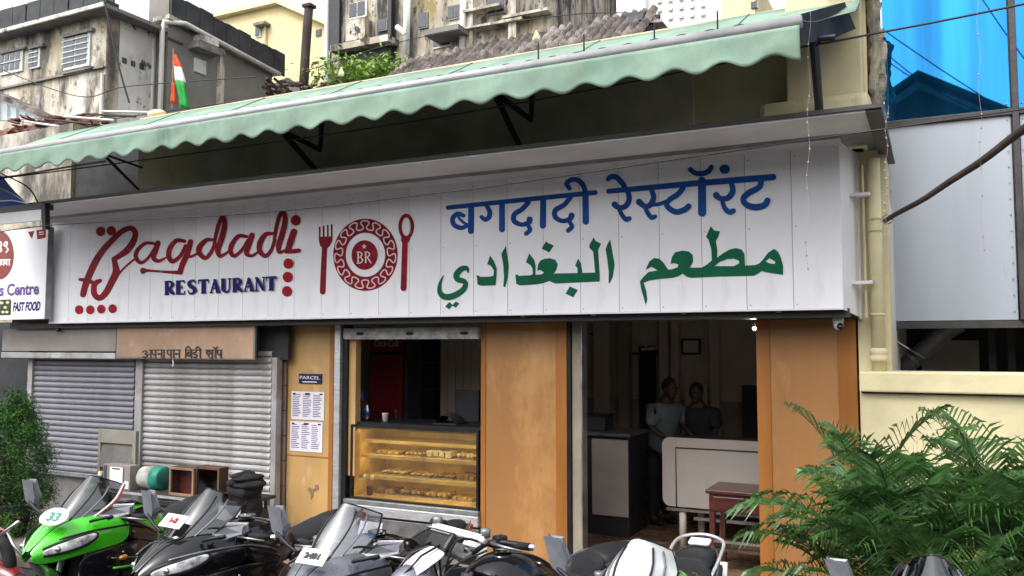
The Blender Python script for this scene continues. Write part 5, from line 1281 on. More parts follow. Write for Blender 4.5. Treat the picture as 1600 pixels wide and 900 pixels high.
# palms
def palm(label, base, n, hgt, seed, spread=1.):
    rr = random.Random(seed); t = thing('palm', label, 'palm', base, 'palms before the yard wall'); base = Vector(base)
    for s_ in range(5):
        a = s_ * 1.3; q = base + Vector((.08 * math.cos(a), .08 * math.sin(a), 0))
        MB().tube([q, q + Vector((.03 * math.cos(a), .03 * math.sin(a), hgt * .35))], [.024, .016], 7).build('trunk', 'leaf_stem', t, smooth=True)
    for i in range(n):
        a = i * 2.399 + rr.uniform(-.3, .3); lift = rr.uniform(.2, 1.15); L_ = rr.uniform(.7, 1.12) * hgt * .60
        o = base + Vector((.07 * math.cos(a), .07 * math.sin(a), hgt * rr.uniform(.12, .42)))
        d = Vector((math.cos(a) * spread, math.sin(a) * spread * .8, 0))
        pts = []; N_ = 16; el = .45 + lift * 1.0; p = o.copy()
        for j in range(N_ + 1):
            tt = j / N_; e = el - (1.15 + .5 * (1 - lift)) * tt ** 1.6; pts.append(p.copy())
            p = p + (d * math.cos(e) + Vector((0, 0, math.sin(e)))) * (L_ / N_)
        b = MB(); b.tube(pts, [.008 * (1 - j / N_) + .002 for j in range(N_ + 1)], 4, caps=False)
        nl = 25
        for j in range(nl):
            tt = .2 + .8 * j / nl; f = tt * N_; k = min(int(f), N_ - 1); q = pts[k].lerp(pts[k + 1], f - k); ax = (pts[k + 1] - pts[k]).normalized()
            sidev = ax.cross(Vector((0, 0, 1))); sidev = sidev.normalized() if sidev.length > .01 else Vector((1, 0, 0)); up_ = sidev.cross(ax)
            ln = L_ * .36 * math.sin(math.pi * min(1, .14 + tt * .84)) ** .7 * rr.uniform(.9, 1.1)
            for s_ in (-1, 1):
                if rr.random() < .04: continue
                dr = (sidev * s_ * .86 + ax * (.45 + .3 * tt) + up_ * .28).normalized(); wd = ax * .0085
                p1 = q + dr * ln * .55 ; p2 = q + dr * ln + Vector((0, 0, -ln * rr.uniform(.12, .62)))
                wv = (ax * .6 + up_ * .4 + sidev * rr.uniform(-.3, .3)).normalized() * .0105 * rr.uniform(.8, 1.2)
                b.add([q - wv * .6, q + wv * .6, p1 + wv, p1 - wv, p2], [(0, 1, 2, 3), (3, 2, 4)])
        b.build('frond', 'leaf_palm', t)
    return t
palm('areca palm nearest the orange pillar, its fronds reaching the doorway', (X(1345, 5.6), 5.6, .1), 27, 1.58, 6, 1.0)
palm('largest areca palm in the middle of the three', (X(1400, 5.4), 5.4, .1), 31, 1.64, 2)
palm('areca palm at the right edge of the frame with tall fronds', (X(1575, 5.5), 5.5, .1), 32, 1.88, 3)
palm('low dense areca palm filling in between the largest palm and the right one', (X(1470, 5.0), 5.0, .1), 20, 1.2, 5)

# ================================================================== JUNK TABLE
DJ = 5.9
ja, jb = X(160, DJ, 770), X(372, DJ, 780); jz = Z(265, 775, DJ)
t = thing('work_bench', 'low grey bench with steel edge before the pale shutter', 'bench', ((ja + jb) / 2, DJ + .25, .1))
BX('top', 'trim_dark', ja, jb, DJ, DJ + .5, jz - .03, jz, t, .004); BX('steel_edge', 'alu', ja, jb, DJ - .012, DJ - .001, jz - .025, jz - .003, t)
for x_ in (ja + .03, jb - .08):
    for y_ in (DJ + .02, DJ + .42): BX('leg', 'alu_dark', x_, x_ + .04, y_, y_ + .04, .1, jz - .03, t)
BX('cross_bar', 'alu_dark', ja + .07, jb - .08, DJ + .03, DJ + .05, .28, .31, t)
t = thing('card_frame', 'tall grey cardboard frame with a square hollow standing on the bench', 'frame', (X(181, DJ + .2, 720), DJ + .2, jz))
fa, fb, fz0, fz1 = X(152, DJ + .32, 720), X(211, DJ + .32, 720), jz, Z(181, 672, DJ + .32)
BX('side', 'cardboard', fa, fa + .04, DJ + .32, DJ + .36, fz0, fz1, t, .003); BX('side', 'cardboard', fb - .05, fb, DJ + .32, DJ + .36, fz0, fz1, t, .003)
BX('top_board', 'cardboard', fa + .041, fb - .051, DJ + .32, DJ + .36, fz1 - .14, fz1, t, .003); BX('back_board', 'box_grey', fa + .041, fb - .051, DJ + .345, DJ + .36, fz0, fz1 - .141, t)
MB().slab([(fa + .04, DJ + .30, fz0 + .15), (fb - .04, DJ + .30, fz0 + .15), (fb - .04, DJ + .34, fz1 - .17), (fa + .04, DJ + .34, fz1 - .17)], (0, .01, 0)).build('inner_flap', 'concrete', t)
t = thing('payment_box', 'blue and white counter box with white payment card on the bench', 'box', (X(181, DJ, 750), DJ + .08, jz))
pa, pb, pz = X(158, DJ, 750), X(200, DJ, 750), Z(180, 727, DJ)
BX('case', 'box_grey', pa, pb, DJ + .02, DJ + .14, jz, pz, t, .004); BX('blue_side', 'tail_grey', pa + .02, pa + .05, DJ + .012, DJ + .019, jz + .01, pz - .01, t)
BX('card', 'paper', X(170, DJ, 750), X(190, DJ, 750), DJ + .008, DJ + .014, jz + .01, pz - .02, t)
BX('card_heading', 'ink', X(174, DJ, 750), X(186, DJ, 750), DJ + .005, DJ + .0075, pz - .04, pz - .028, t)
BX('right_patch', 'paper', X(193, DJ, 750), X(199, DJ, 750), DJ + .012, DJ + .019, jz + .02, jz + .09, t)
t = thing('small_jar', 'small yellow based jar at the left foot of the cardboard frame', 'jar', (X(148, DJ, 760), DJ + .06, jz))
MB().lathe([(.03, 0), (.03, .05), (.024, .06), (.024, .15), (.018, .16)], (X(150, DJ, 760), DJ + .05, jz), 14).build('jar', 'cream', t, smooth=True)
MB().lathe([(.026, .07), (.026, .12)], (X(150, DJ, 760), DJ + .05, jz), 14).build('band', 'drum_green', t)
# lying green and white drum
q = P(240, 750, DJ + .2); q.z = jz + .115
t = thing('paint_drum', 'green and white paint drum lying on its side on the bench', 'drum', (q.x, q.y, jz))
MB().tube([q + Vector((-.14, -.02, 0)), q + Vector((-.12, -.02, 0)), q + Vector((.02, 0, 0))], [.085, .105, .112], 20).build('drum', 'drum_white', t, smooth=True)
MB().tube([q + Vector((.02, 0, 0)), q + Vector((.12, .02, 0)), q + Vector((.14, .02, 0))], [.113, .115, .105], 20).build('green_end', 'drum_green', t, smooth=True)
MB().torus((q.x - .14, q.y - .02, q.z), .06, .006, 'y').build('handle', 'steel', t)
# wooden crate frames
for k, (a, b, y0, y1, lab) in enumerate(((264, 302, 731, 773, 'brown wooden frame box with dark hollow beside the paint drum'), (305, 342, 730, 772, 'brown wooden frame with glass front, right of the hollow frame box'))):
    D = DJ + .05 + .03 * k; xa, xb = X(a, D, 750), X(b, D, 750); z1 = Z((a + b) / 2, y0, D)
    t = thing('wooden_box', lab, 'box', ((xa + xb) / 2, D + .1, jz)); f = .022
    for bx_ in ((xa, xb, jz, jz + f), (xa, xb, z1 - f, z1), (xa, xa + f, jz + f, z1 - f), (xb - f, xb, jz + f, z1 - f)): BX('rail', 'wood_trim' if k == 0 else 'wood_brown', bx_[0], bx_[1], D, D + .02, bx_[2], bx_[3], t, .002)
    for bx_ in ((xa, xa + .01), (xb - .01, xb)): BX('side', 'wood_brown', bx_[0], bx_[1], D + .021, D + .12, jz, z1, t)
    BX('top', 'wood_brown', xa + .011, xb - .011, D + .021, D + .12, z1 - .012, z1, t); BX('back', 'wood_red' if k == 0 else 'tail_grey', xa + .011, xb - .011, D + .10, D + .11, jz, z1 - .013, t)
    if k: BX('glass', 'glass_smoke', xa + f, xb - f, D + .005, D + .009, jz + f, z1 - f, t)
# black clothes heap on a stand
t = thing('clothes_heap', 'heap of crumpled black cloth piled at the right end of the bench', 'cloth', (X(372, DJ + .1, 760), DJ + .2, .1))
rr = random.Random(4); c = P(372, 765, DJ + .1)
for i, (dx, dz, sx, sz) in enumerate(((0, -.02, .17, .09), (-.05, .06, .13, .05), (.05, .04, .14, .05), (.02, .10, .13, .035), (.0, -.2, .15, .2), (-.04, .12, .08, .03))):
    b = MB().ball((0, 0, 0), (sx, .16, sz), 28, 18)
    for v in b.v: v += v.normalized() * .035 * noise.noise(v * 11 + Vector((i, 0, 0))) ; v += Vector((c.x + dx, c.y + .1, c.z + dz))
    b.build('cloth', 'cloth_black', t, smooth=True)
BX('stand', 'trim_dark', c.x - .15, c.x + .15, c.y, c.y + .25, .1, c.z - .2, t)
t = thing('grey_stool_frame', 'pale metal frame end sticking out beside the black cloth', 'frame', (X(365, 5.7, 800), 5.7, .1))
BX('bar', 'alu', X(340, 5.7, 785), X(369, 5.7, 785), 5.68, 5.72, Z(355, 787, 5.7), Z(355, 783, 5.7), t); BX('leg', 'alu', X(361, 5.7, 800), X(368, 5.7, 800), 5.68, 5.72, .1, Z(355, 788, 5.7), t)

# ================================================================== MOTORCYCLES
# local frame: +x forward, +y the rider's left, z up; the root stands on the ground
def mir(pts): return [(x, -y, z) for x, y, z in pts]
def wheel(t, x, name, rim_m, w_=.055):
    wh = MB().torus((x, 0, .30), .245, .055, 'y', 36, 12, w_ / .055).build('tyre', 'rubber', None, smooth=True, origin=(0, 0, 0))
    root = bpy.data.objects.new(name, None); COL.objects.link(root); root.parent = t; wh.parent = root
    r = MB().torus((x, 0, .30), .20, .014, 'y', 32, 8, 2.2); r.tube([(x, -.05, .30), (x, .05, .30)], .035, 12)
    for k in range(5):
        a = 2 * math.pi * k / 5; r.tube([(x, .01, .30), (x + .2 * math.cos(a), .01, .30 + .2 * math.sin(a))], [.018, .012], 6)
    o = r.build('rim', rim_m, None, smooth=True, origin=(0, 0, 0)); o.parent = root
    d = MB()
    for s in (-1, 1): d.torus((x, .06 * s, .30), .11, .022, 'y', 28, 6, .1)
    o = d.build('brake_disc', 'steel', None, smooth=True, origin=(0, 0, 0)); o.parent = root
    return root
def bike(name, label, loc, rz, body='black_gloss', side='black_gloss', screen='glass_smoke', tail='silver_paint', tank='black_gloss', fender=None,
         faired=True, number=None, plate_m='white_paint', mirrors=(1, -1), stripe=None, rail=False, rim='black', hl=True, scr_h=1., pinstripe=False, lean=.0, hump=True, steer=0.):
    t = thing(name, label, 'motorcycle', (0, 0, 0), 'motorcycles parked in a row')
    def B(n, m, b, parent=None, **k):
        o = b.build(n, m, None, origin=(0, 0, 0), **k); o.parent = parent or t; return o
    wheel(t, .70, 'front_wheel', rim); wheel(t, -.70, 'rear_wheel', rim, .075)
    for s in (1, -1):
        B('fork_tube', 'steel', MB().tube([(.70, .09 * s, .30), (.60, .09 * s, .52), (.44, .09 * s, .92)], [.024, .024, .02], 10), smooth=True)
    fm = fender or body
    rows = []
    for j in range(9):
        a = R(20 + 110 * j / 8); c, s_ = math.cos(a), math.sin(a)
        rows.append([(.70 + (.325 - .02 * abs(k)) * c, .028 * k, .30 + (.325 - .02 * abs(k)) * s_) for k in (-2.4, -1.4, 0, 1.4, 2.4)])
    B('front_fender', fm, MB().loft(rows), sub=1, solid=.006)
    # engine, frame, swing arm, exhaust
    e = MB().obox((.12, 0, .42), (.2, .17, .16)).obox((.2, 0, .58), (.13, .14, .1), (0, .4, 0)); B('engine', 'metal_grey', e, bevel=.03)
    for k in range(5): B('engine_fin', 'alu_dark', MB().obox((.22, 0, .50 + k * .03), (.15, .155, .006), (0, .3, 0)))
    for s in (1, -1):
        B('frame_beam', 'steel_black', MB().tube([(.46, .06 * s, .86), (.2, .15 * s, .74), (-.12, .14 * s, .55), (-.25, .10 * s, .38)], .026, 8), smooth=True)
        B('swing_arm', 'metal_grey', MB().tube([(-.22, .10 * s, .38), (-.70, .11 * s, .30)], .026, 8), smooth=True)
        B('footpeg', 'rubber', MB().tube([(-.28, .13 * s, .36), (-.28, .26 * s, .36)], .013, 8))
        B('seat_rail', 'steel_black', MB().tube([(-.12, .12 * s, .68), (-.8, .08 * s, .84)], .014, 8))
    B('exhaust', 'steel', MB().tube([(.3, -.08, .3), (.0, -.12, .22), (-.3, -.17, .26), (-.72, -.19, .42)], [.025, .03, .05, .045], 14), smooth=True)
    B('side_stand', 'steel', MB().tube([(-.05, .14, .3), (-.08, .28, .02)], .012, 8))
    B('radiator', 'trim_dark', MB().obox((.42, 0, .55), (.02, .15, .14), (0, -.25, 0)), bevel=.01)
    # tank
    rows = []
    for x, w_, z1, z0 in ((.36, .06, .86, .74), (.30, .14, .92, .72), (.18, .19, .965, .70), (.04, .195, .96, .68), (-.10, .155, .91, .68), (-.20, .10, .84, .70), (-.24, .05, .80, .73)):
        rows.append([(x, -w_ * .8, z0), (x, -w_ * 1.02, z0 + (z1 - z0) * .35), (x, -w_ * .86, z0 + (z1 - z0) * .75), (x, -w_ * .45, z1 - .008), (x, 0, z1), (x, w_ * .45, z1 - .008), (x, w_ * .86, z0 + (z1 - z0) * .75), (x, w_ * 1.02, z0 + (z1 - z0) * .35), (x, w_ * .8, z0)])
    tk = B('tank', tank, MB().loft(rows, caps=True), sub=2)
    B('fuel_cap', 'chrome' if tank != 'lime' else 'steel', MB().lathe([(.052, 0), (.052, .012), (.035, .014), (.034, .008)], (.13, 0, .966), 20), tk, smooth=False)
    if tank == 'lime': B('tank_pad', 'black_gloss', MB().loft([[(.28, y, .935 + (0 if abs(y) < .04 else -.012)) for y in (-.07, -.04, 0, .04, .07)], [(.1, y, .974 - abs(y) * .1) for y in (-.1, -.05, 0, .05, .1)], [(-.12, y, .915 - abs(y) * .1) for y in (-.05, -.03, 0, .03, .05)]]), tk, solid=.004)
    if faired:
        for s in (1, -1): B('knee_panel', 'black_gloss', MB().loft([[(.29, .10 * s, .905), (.30, .135 * s, .855)], [(.17, .145 * s, .947), (.17, .182 * s, .885)], [(.03, .150 * s, .944), (.03, .190 * s, .875)], [(-.10, .135 * s, .895), (-.11, .150 * s, .855)]]), tk, sub=2, solid=.01)
    # seats and tail
    rows = []
    for x, w_, z in ((-.16, .09, .80), (-.24, .13, .80), (-.38, .15, .805), (-.50, .13, .83), (-.54, .10, .86)):
        rows.append([(x, -w_, z - .06), (x, -w_ * .95, z - .01), (x, -w_ * .5, z), (x, 0, z + .004), (x, w_ * .5, z), (x, w_ * .95, z - .01), (x, w_, z - .06)])
    B('seat', 'seat_black', MB().loft(rows, caps=True), sub=2)
    rows = []
    for x, w_, z in ((-.52, .08, .84), (-.56, .11, .865), (-.68, .11, .875), (-.80, .08, .875), (-.86, .04, .865)):
        rows.append([(x, -w_, z - .05), (x, -w_ * .9, z - .008), (x, 0, z + .003), (x, w_ * .9, z - .008), (x, w_, z - .05)])
    if hump: B('pillion_seat', 'seat_black', MB().loft(rows, caps=True), sub=2)
    for s in (1, -1):
        q = [[(-.22, .145 * s, .77), (-.22, .15 * s, .72), (-.22, .12 * s, .66)], [(-.42, .165 * s, .79), (-.42, .17 * s, .74), (-.42, .13 * s, .67)], [(-.62, .14 * s, .84), (-.62, .15 * s, .79), (-.62, .11 * s, .72)], [(-.82, .085 * s, .86), (-.82, .09 * s, .82), (-.82, .06 * s, .77)], [(-.92, .035 * s, .855), (-.92, .035 * s, .835), (-.92, .02 * s, .81)]]
        B('tail_cowl', tail, MB().loft(q), sub=2, solid=.012)
        B('tail_vent', 'black', MB().slab([(-.46, .163 * s, .79), (-.6, .150 * s, .825), (-.62, .150 * s, .80), (-.5, .168 * s, .77)], (0, .008 * s, 0)))
    B('tail_lamp', 'red_lens', MB().obox((-.925, 0, .80), (.02, .045, .02)), bevel=.006)
    B('rear_mudguard', 'tail_grey', MB().loft([[( -.70 + .34 * math.cos(R(a)), y, .30 + .34 * math.sin(R(a)) + .06) for y in (-.09, -.05, .05, .09)] for a in (30, 55, 80, 105, 130, 150)]), sub=1, solid=.008)
    B('number_plate', 'white_paint', MB().obox((-1.04, 0, .66), (.006, .1, .07), (0, -.3, 0)))
    if rail:
        B('grab_rail', 'alu', MB().tube(spline([(-.5, .12, .78), (-.66, .14, .86), (-.82, .12, .90), (-.88, 0, .915), (-.82, -.12, .90), (-.66, -.14, .86), (-.5, -.12, .78)], 6), .010, 8), smooth=True)
        B('tail_pad', 'white_paint', MB().obox((-.78, 0, .895), (.04, .06, .012), (0, .15, 0)), bevel=.015)
    # bars, grips, levers, clocks
    bh = .93 if faired else 1.04
    for s in (1, -1):
        if faired: B('handlebar', 'steel_black', MB().tube([(.42, .10 * s, bh - .01), (.36, .22 * s, bh), (.31, .34 * s, bh - .01)], .011, 8), smooth=True)
        else: B('handlebar', 'steel_black', MB().tube(spline([(.42, .0, bh - .04), (.42, .10 * s, bh - .03), (.38, .22 * s, bh + .04), (.30, .36 * s, bh + .03)], 5), .012, 8), smooth=True)
        gx, gz = (.31, bh - .01) if faired else (.30, bh + .03)
        B('grip', 'rubber', MB().tube([(gx + .045, .26 * s, gz + .004), (gx - .01, .38 * s, gz)], .018, 12), smooth=True)
        B('bar_end', 'chrome', MB().tube([(gx - .01, .38 * s, gz), (gx - .02, .40 * s, gz)], .016, 12))
        B('lever', 'steel', MB().tube([(gx + .09, .22 * s, gz + .005), (gx + .08, .30 * s, gz), (gx + .045, .38 * s, gz - .01)], [.008, .007, .006], 6), smooth=True)
        B('switch_block', 'black', MB().obox((gx + .05, .235 * s, gz + .01), (.03, .025, .028)), bevel=.008)
        B('reservoir', 'alu_dark', MB().lathe([(.022, 0), (.024, .035), (.018, .04)], (gx + .10, .19 * s, gz + .03), 12), smooth=True)
    B('triple_clamp', 'alu_dark', MB().obox((.43, 0, bh - .03), (.05, .12, .012), (0, .3, 0)), bevel=.006)
    B('clock_glass', 'glass_pale', MB().obox((.512, 0, bh + .062), (.018, .075, .003), (0, -.7, 0)))
    for s in (1, -1):
        B('fork_cap', 'chrome', MB().lathe([(.022, 0), (.022, .012), (.012, .016)], (.43, .09 * s, bh - .015), 12))
        B('brake_hose', 'rubber', MB().tube(spline([(.40, .2 * s, bh), (.62, .15 * s, bh - .1), (.64, .12 * s, .6), (.70, .1 * s, .38)], 5), .005, 6), smooth=True)
    B('clocks', 'black', MB().obox((.52, 0, bh + .03), (.02, .085, .05), (0, -.7, 0)), bevel=.015)
    for i in range(3): B('cable', 'rubber', MB().tube(spline([(.36, .20 - .2 * i, bh + .01), (.52, .12 - .12 * i, bh + .05), (.55, .05, .85)], 5), .006, 6), smooth=True)
    if faired:
        def ring(pts): return [(x, -y, z) for x, y, z in reversed(pts)] + list(pts)
        st = [[(.90, .012, .80), (.90, .03, .79), (.90, .04, .77), (.89, .02, .74)], [(.80, .03, .885), (.80, .09, .865), (.79, .13, .80), (.80, .09, .72)],
              [(.68, .05, .945), (.67, .13, .925), (.65, .195, .86), (.66, .17, .75)], [(.54, .11, .965), (.52, .18, .94), (.50, .235, .865), (.50, .225, .76)],
              [(.38, .19, .945), (.37, .22, .925), (.35, .255, .86), (.36, .25, .77)], [(.20, .215, .86), (.20, .235, .845), (.18, .255, .81), (.20, .25, .75)], [(.08, .225, .79), (.08, .235, .78), (.07, .245, .75), (.09, .235, .69)]]
        up = MB()
        for s in (1, -1):
            up.loft([[(x, y * s, z) for x, y, z in r_] for r_ in st[:5]])
        up.loft([[(r_[0][0], -r_[0][1], r_[0][2]), (r_[0][0], 0, r_[0][2] + .008), (r_[0][0], r_[0][1], r_[0][2])] for r_ in st[:4]])
        B('upper_fairing', body, up, sub=2, solid=.006)
        for s in (1, -1): B('rear_cowl', 'black_gloss', MB().loft([[(x, y * s, z) for x, y, z in r_] for r_ in st[4:]]), sub=2, solid=.006)
        B('chin', side, MB().loft([[(.86, -.03, .75), (.86, 0, .74), (.86, .03, .75)], [(.78, -.10, .70), (.80, 0, .68), (.78, .10, .70)], [(.70, -.13, .62), (.74, 0, .60), (.70, .13, .62)]]), sub=1, solid=.006)
        for s in (1, -1):
            q = [[(.68, .15 * s, .74), (.68, .17 * s, .64), (.66, .14 * s, .54), (.64, .1 * s, .46)], [(.50, .222 * s, .77), (.50, .25 * s, .65), (.48, .235 * s, .47), (.46, .15 * s, .34)], [(.28, .248 * s, .77), (.27, .262 * s, .63), (.26, .24 * s, .42), (.25, .14 * s, .27)], [(.06, .235 * s, .74), (.04, .24 * s, .60), (.0, .22 * s, .40), (-.02, .13 * s, .26)], [(-.14, .16 * s, .60), (-.14, .18 * s, .52), (-.16, .17 * s, .38), (-.18, .11 * s, .28)]]
            B('side_fairing', side, MB().loft(q), sub=2, solid=.006)
            B('fairing_crease', 'black' if body != 'black_gloss' else 'silver_paint', MB().tube(spline([(.79, .128 * s, .865), (.65, .20 * s, .885), (.50, .243 * s, .885), (.36, .262 * s, .875), (.2, .262 * s, .83)], 5), [.004] + [.006] * 19 + [.003], 6), smooth=True)
            bl = MB()
            for bx_, by_, bz_ in ((.56, .205, .80), (.42, .262, .72), (.30, .270, .66), (.10, .250, .62), (.45, .262, .52), (.22, .262, .44), (.0, .236, .50)): bl.ball((bx_, by_ * s, bz_), (.007, .004, .007), 8, 5)
            B('fairing_bolts', 'chrome', bl)
            B('lower_crease', 'alu_dark', MB().tube([(.50, .25 * s, .70), (.28, .266 * s, .66), (.06, .245 * s, .55)], .004, 6), smooth=True)
            B('air_vent', 'black', MB().slab([(.42, .262 * s, .60), (.25, .268 * s, .58), (.22, .262 * s, .50), (.40, .25 * s, .47)], (0, .004 * s, 0)))
            if stripe:
                B('fairing_stripe', stripe, MB().tube([(.50, .262 * s, .64), (.27, .272 * s, .61), (.04, .25 * s, .60)], .007, 6), smooth=True)
                B('side_lettering', 'alu', MB().slab([(.2, .262 * s, .50), (-.02, .24 * s, .56), (-.02, .24 * s, .535), (.2, .262 * s, .47)], (0, .004 * s, 0)))
            if hl:
                B('lamp_surround', 'black', MB().loft([[(.872, .035 * s, .815), (.862, .06 * s, .758)], [(.81, .105 * s, .850), (.80, .130 * s, .772)], [(.72, .18 * s, .880), (.71, .20 * s, .782)], [(.585, .234 * s, .893), (.585, .247 * s, .838)]]), sub=2, solid=.010)
                h_ = B('headlamp', 'lamp_glass', MB().loft([[(.862, .05 * s, .80), (.855, .07 * s, .775)], [(.81, .115 * s, .835), (.80, .135 * s, .79)], [(.72, .185 * s, .865), (.71, .20 * s, .80)], [(.60, .232 * s, .885), (.60, .243 * s, .85)]]), sub=2, solid=.014)
                B('lamp_lens', 'chrome', MB().ball((.80, .13 * s, .812), .018, 10, 8), h_, smooth=True)
            B('indicator', 'amber', MB().ball((.46, .30 * s, .70), (.035, .018, .016), 12, 8), smooth=True); B('indicator_stalk', 'black', MB().tube([(.46, .25 * s, .70), (.46, .29 * s, .70)], .007, 6))
        # screen
        H0 = scr_h; rows = []
        for j in range(9):
            tt = j / 8; x = .68 - .25 * tt; z = .945 + (.235 * H0) * tt ** .95; w_ = (.10 + .06 * math.sin(math.pi * min(1, tt * .8 + .08))) * (1 - .5 * max(0, tt - .6))
            rows.append([(x - (.10 + .10 * tt) * (k / 4) ** 2, w_ * k / 4, z - .085 * (k / 4) ** 2 * (.5 + tt * .5)) for k in range(-4, 5)])
        B('windscreen', screen, MB().loft(rows), smooth=True)
        for e in ((0, 'pinstripe' if False else 'screen_edge'),):
            for k in (0, -1): B('screen_edge', ('saffron' if pinstripe else 'black_gloss'), MB().tube([r_[k] for r_ in rows], .006, 6), smooth=True)
            if pinstripe:
                for k in (0, -1): B('screen_edge', 'white_paint', MB().tube([(v[0] + .012, v[1], v[2] + .01) for v in [r_[k] for r_ in rows]], .006, 6), smooth=True)
        for ki, mm_ in ((6, 'black_gloss'), (2, 'black_gloss'), (7, 'silver_paint'), (1, 'silver_paint')):
            B('screen_ridge', mm_, MB().tube([(r_[ki][0], r_[ki][1], r_[ki][2] + .005) for r_ in rows[:9 - abs(ki - 4) // 2]], .0055, 6), smooth=True)
        B('screen_rim', 'black_gloss', MB().tube(rows[-1], .004, 6), smooth=True)
        if number:
            kind_, txt, tm = number
            c = Vector((.735, .045, .955)) if kind_ != 'screen' else Vector((.64, .0, 1.01)); ex = Vector((-.10, .99, -.05)).normalized(); nrm = Vector((.62, .0, .78)); ey = nrm.cross(ex).normalized() ; nrm = ex.cross(ey).normalized()
            if kind_ == 'oval': pts = [c + ex * .085 * math.cos(a_) + ey * .062 * math.sin(a_) * (1.1 if math.sin(a_) > 0 else .9) for a_ in [2 * math.pi * i / 24 for i in range(24)]]
            else: pts = [c + ex * a_ * .075 + ey * b_ * .045 for a_, b_ in ((-1, -1), (1, -1), (1, 1), (-1, 1))]
            off = nrm if nrm.z > 0 else -nrm
            pts = [p_ + off * .03 for p_ in pts]
            pl = B('number_panel', plate_m, MB().slab(pts, off * .004))
            if kind_ == 'oval':
                B('panel_rim', 'white_paint', MB().tube([p_ + off * .004 for p_ in pts] + [pts[0] + off * .004], .005, 6), pl)
            tx = bpy.data.curves.new('digits', 'FONT'); tx.body = txt; tx.size = .085 if kind_ == 'oval' else .045; tx.align_x = 'CENTER'; tx.align_y = 'CENTER'; tx.offset = .003; tx.extrude = .001; tx.resolution_u = 2
            to = bpy.data.objects.new('digits', tx); COL.objects.link(to); bpy.context.view_layer.update()
            me = bpy.data.meshes.new_from_object(to.evaluated_get(bpy.context.evaluated_depsgraph_get())); bpy.data.objects.remove(to)
            up_ = off.cross(ex); o_ = c + off * .037
            for v in me.vertices: v.co = o_ + ex * v.co.x + up_ * v.co.y + off * v.co.z
            me.materials.clear(); me.materials.append(MATS[tm]); oo = bpy.data.objects.new('digits', me); COL.objects.link(oo); oo.parent = pl
        mp = lambda s: [(.60, .17 * s, .945), (.60, .25 * s, .99), (.57, .33 * s, 1.03)] if s < 0 else [(.60, .17, .935), (.60, .24, .955), (.56, .30, .965)]
    else:
        hd_ = B('headlamp', 'silver_paint', MB().ball((.68, 0, .88), (.13, .10, .11), 20, 14), smooth=True)
        B('lamp_glass', 'lamp_glass', MB().ball((.745, 0, .87), (.08, .085, .085), 18, 12), hd_, smooth=True)
        B('fly_screen', 'white_paint', MB().loft([[(.74, -.07, .93), (.78, 0, .94), (.74, .07, .93)], [(.62, -.10, 1.0), (.68, 0, 1.03), (.62, .10, 1.0)], [(.52, -.08, 1.03), (.56, 0, 1.06), (.52, .08, 1.03)]]), sub=2, solid=.006)
        for k in (-1, 1): B('screen_stripe', 'black_gloss', MB().tube([(.765, .03 * k, .945), (.665, .045 * k, 1.03), (.55, .035 * k, 1.06)], .006, 6), smooth=True)
        B('cross_bar', 'white_paint', MB().tube([(.41, -.20, bh + .05), (.41, .20, bh + .05)], .02, 12), smooth=True)
        for s in (1, -1):
            B('tank_shroud', 'silver_paint', MB().loft([[(.46, .12 * s, .84), (.46, .15 * s, .76), (.44, .13 * s, .66)], [(.32, .21 * s, .88), (.32, .23 * s, .8), (.30, .2 * s, .68)], [(.1, .21 * s, .84), (.1, .22 * s, .78), (.1, .19 * s, .70)]]), sub=2, solid=.008)
            B('indicator', 'amber', MB().ball((.6, .17 * s, .82), (.03, .02, .018), 12, 8), smooth=True)
        mp = lambda s: [(.36, .25 * s, bh + .05), (.36, .29 * s, bh + .14), (.34, .34 * s, bh + .20)]
    for s in mirrors:
        m_ = mp(s); mr = B('mirror_stalk', 'steel_black' if body != 'white_paint' else 'alu', MB().tube(spline(m_, 4), .010, 8), smooth=True)
        c = Vector(m_[-1])
        if s < 0: q = [(.050, .118, 0), (-.012, .112, 0), (-.052, .02, 0), (-.040, -.030, .01), (.012, .012, .01)]
        else: q = [(.095, .020, -.03), (.085, .055, -.04), (-.03, .050, -.01), (-.075, .005, .0), (-.02, -.015, .01)]
        B('mirror_shell', 'mirror_back', MB().slab([(c.x + dx, c.y + o_ * s, c.z + dz) for o_, dz, dx in q], (-.032, 0, .006)), mr, bevel=.011, smooth=False)
    t.location = loc; t.rotation_euler = (lean, 0, rz); return t
YB = 3.62 + .43          # the screens' tops stand at y = 3.62; the root is .36 behind
def put(px, dz=0): return X(px, 3.62, 775)
bike('motorcycle', 'lime green sport motorcycle with green numbered white nose panel, leftmost of the row', (put(118) - .02, YB + .05, 0), R(-90 + 10), body='lime', side='black_gloss', tank='lime', tail='silver_paint', fender='lime', number=('oval', '33', 'drum_green'), stripe='lime', pinstripe=True)
bike('motorcycle', 'black sport motorcycle with red numbered white sticker on its smoked screen', (put(322), YB + .03, 0), R(-90 - 3), number=('screen', '1-2', 'red_dot'), tail='silver_paint')
bike('motorcycle', 'silver and black sport motorcycle with tall pale screen and white number paper', (put(532), YB + .02, 0), R(-90 + 2), body='silver_paint', screen='glass_pale', number=('rect', '2481', 'ink'), scr_h=1.0)
bike('motorcycle', 'naked motorcycle with wide bars and a white cross bar, before the display window', (put(742) + .05, YB - .02, 0), R(-90 - 22), faired=False, tank='black_gloss', tail='silver_paint', mirrors=())
bike('motorcycle', 'white and green motorcycle with pale screen and steel grab rail before the doorway', (put(990), YB + .02, 0), R(-90 + 2), body='tail_grey', screen='screen_white', rail=True, tank='lime', tail='tail_grey', scr_h=.9)
bike('motorcycle', 'bluish grey screened motorcycle low at the right before the palms', (put(1440), YB + .16, 0), R(-90 + 4), body='tail_grey', screen='glass_smoke', tail='tail_grey')
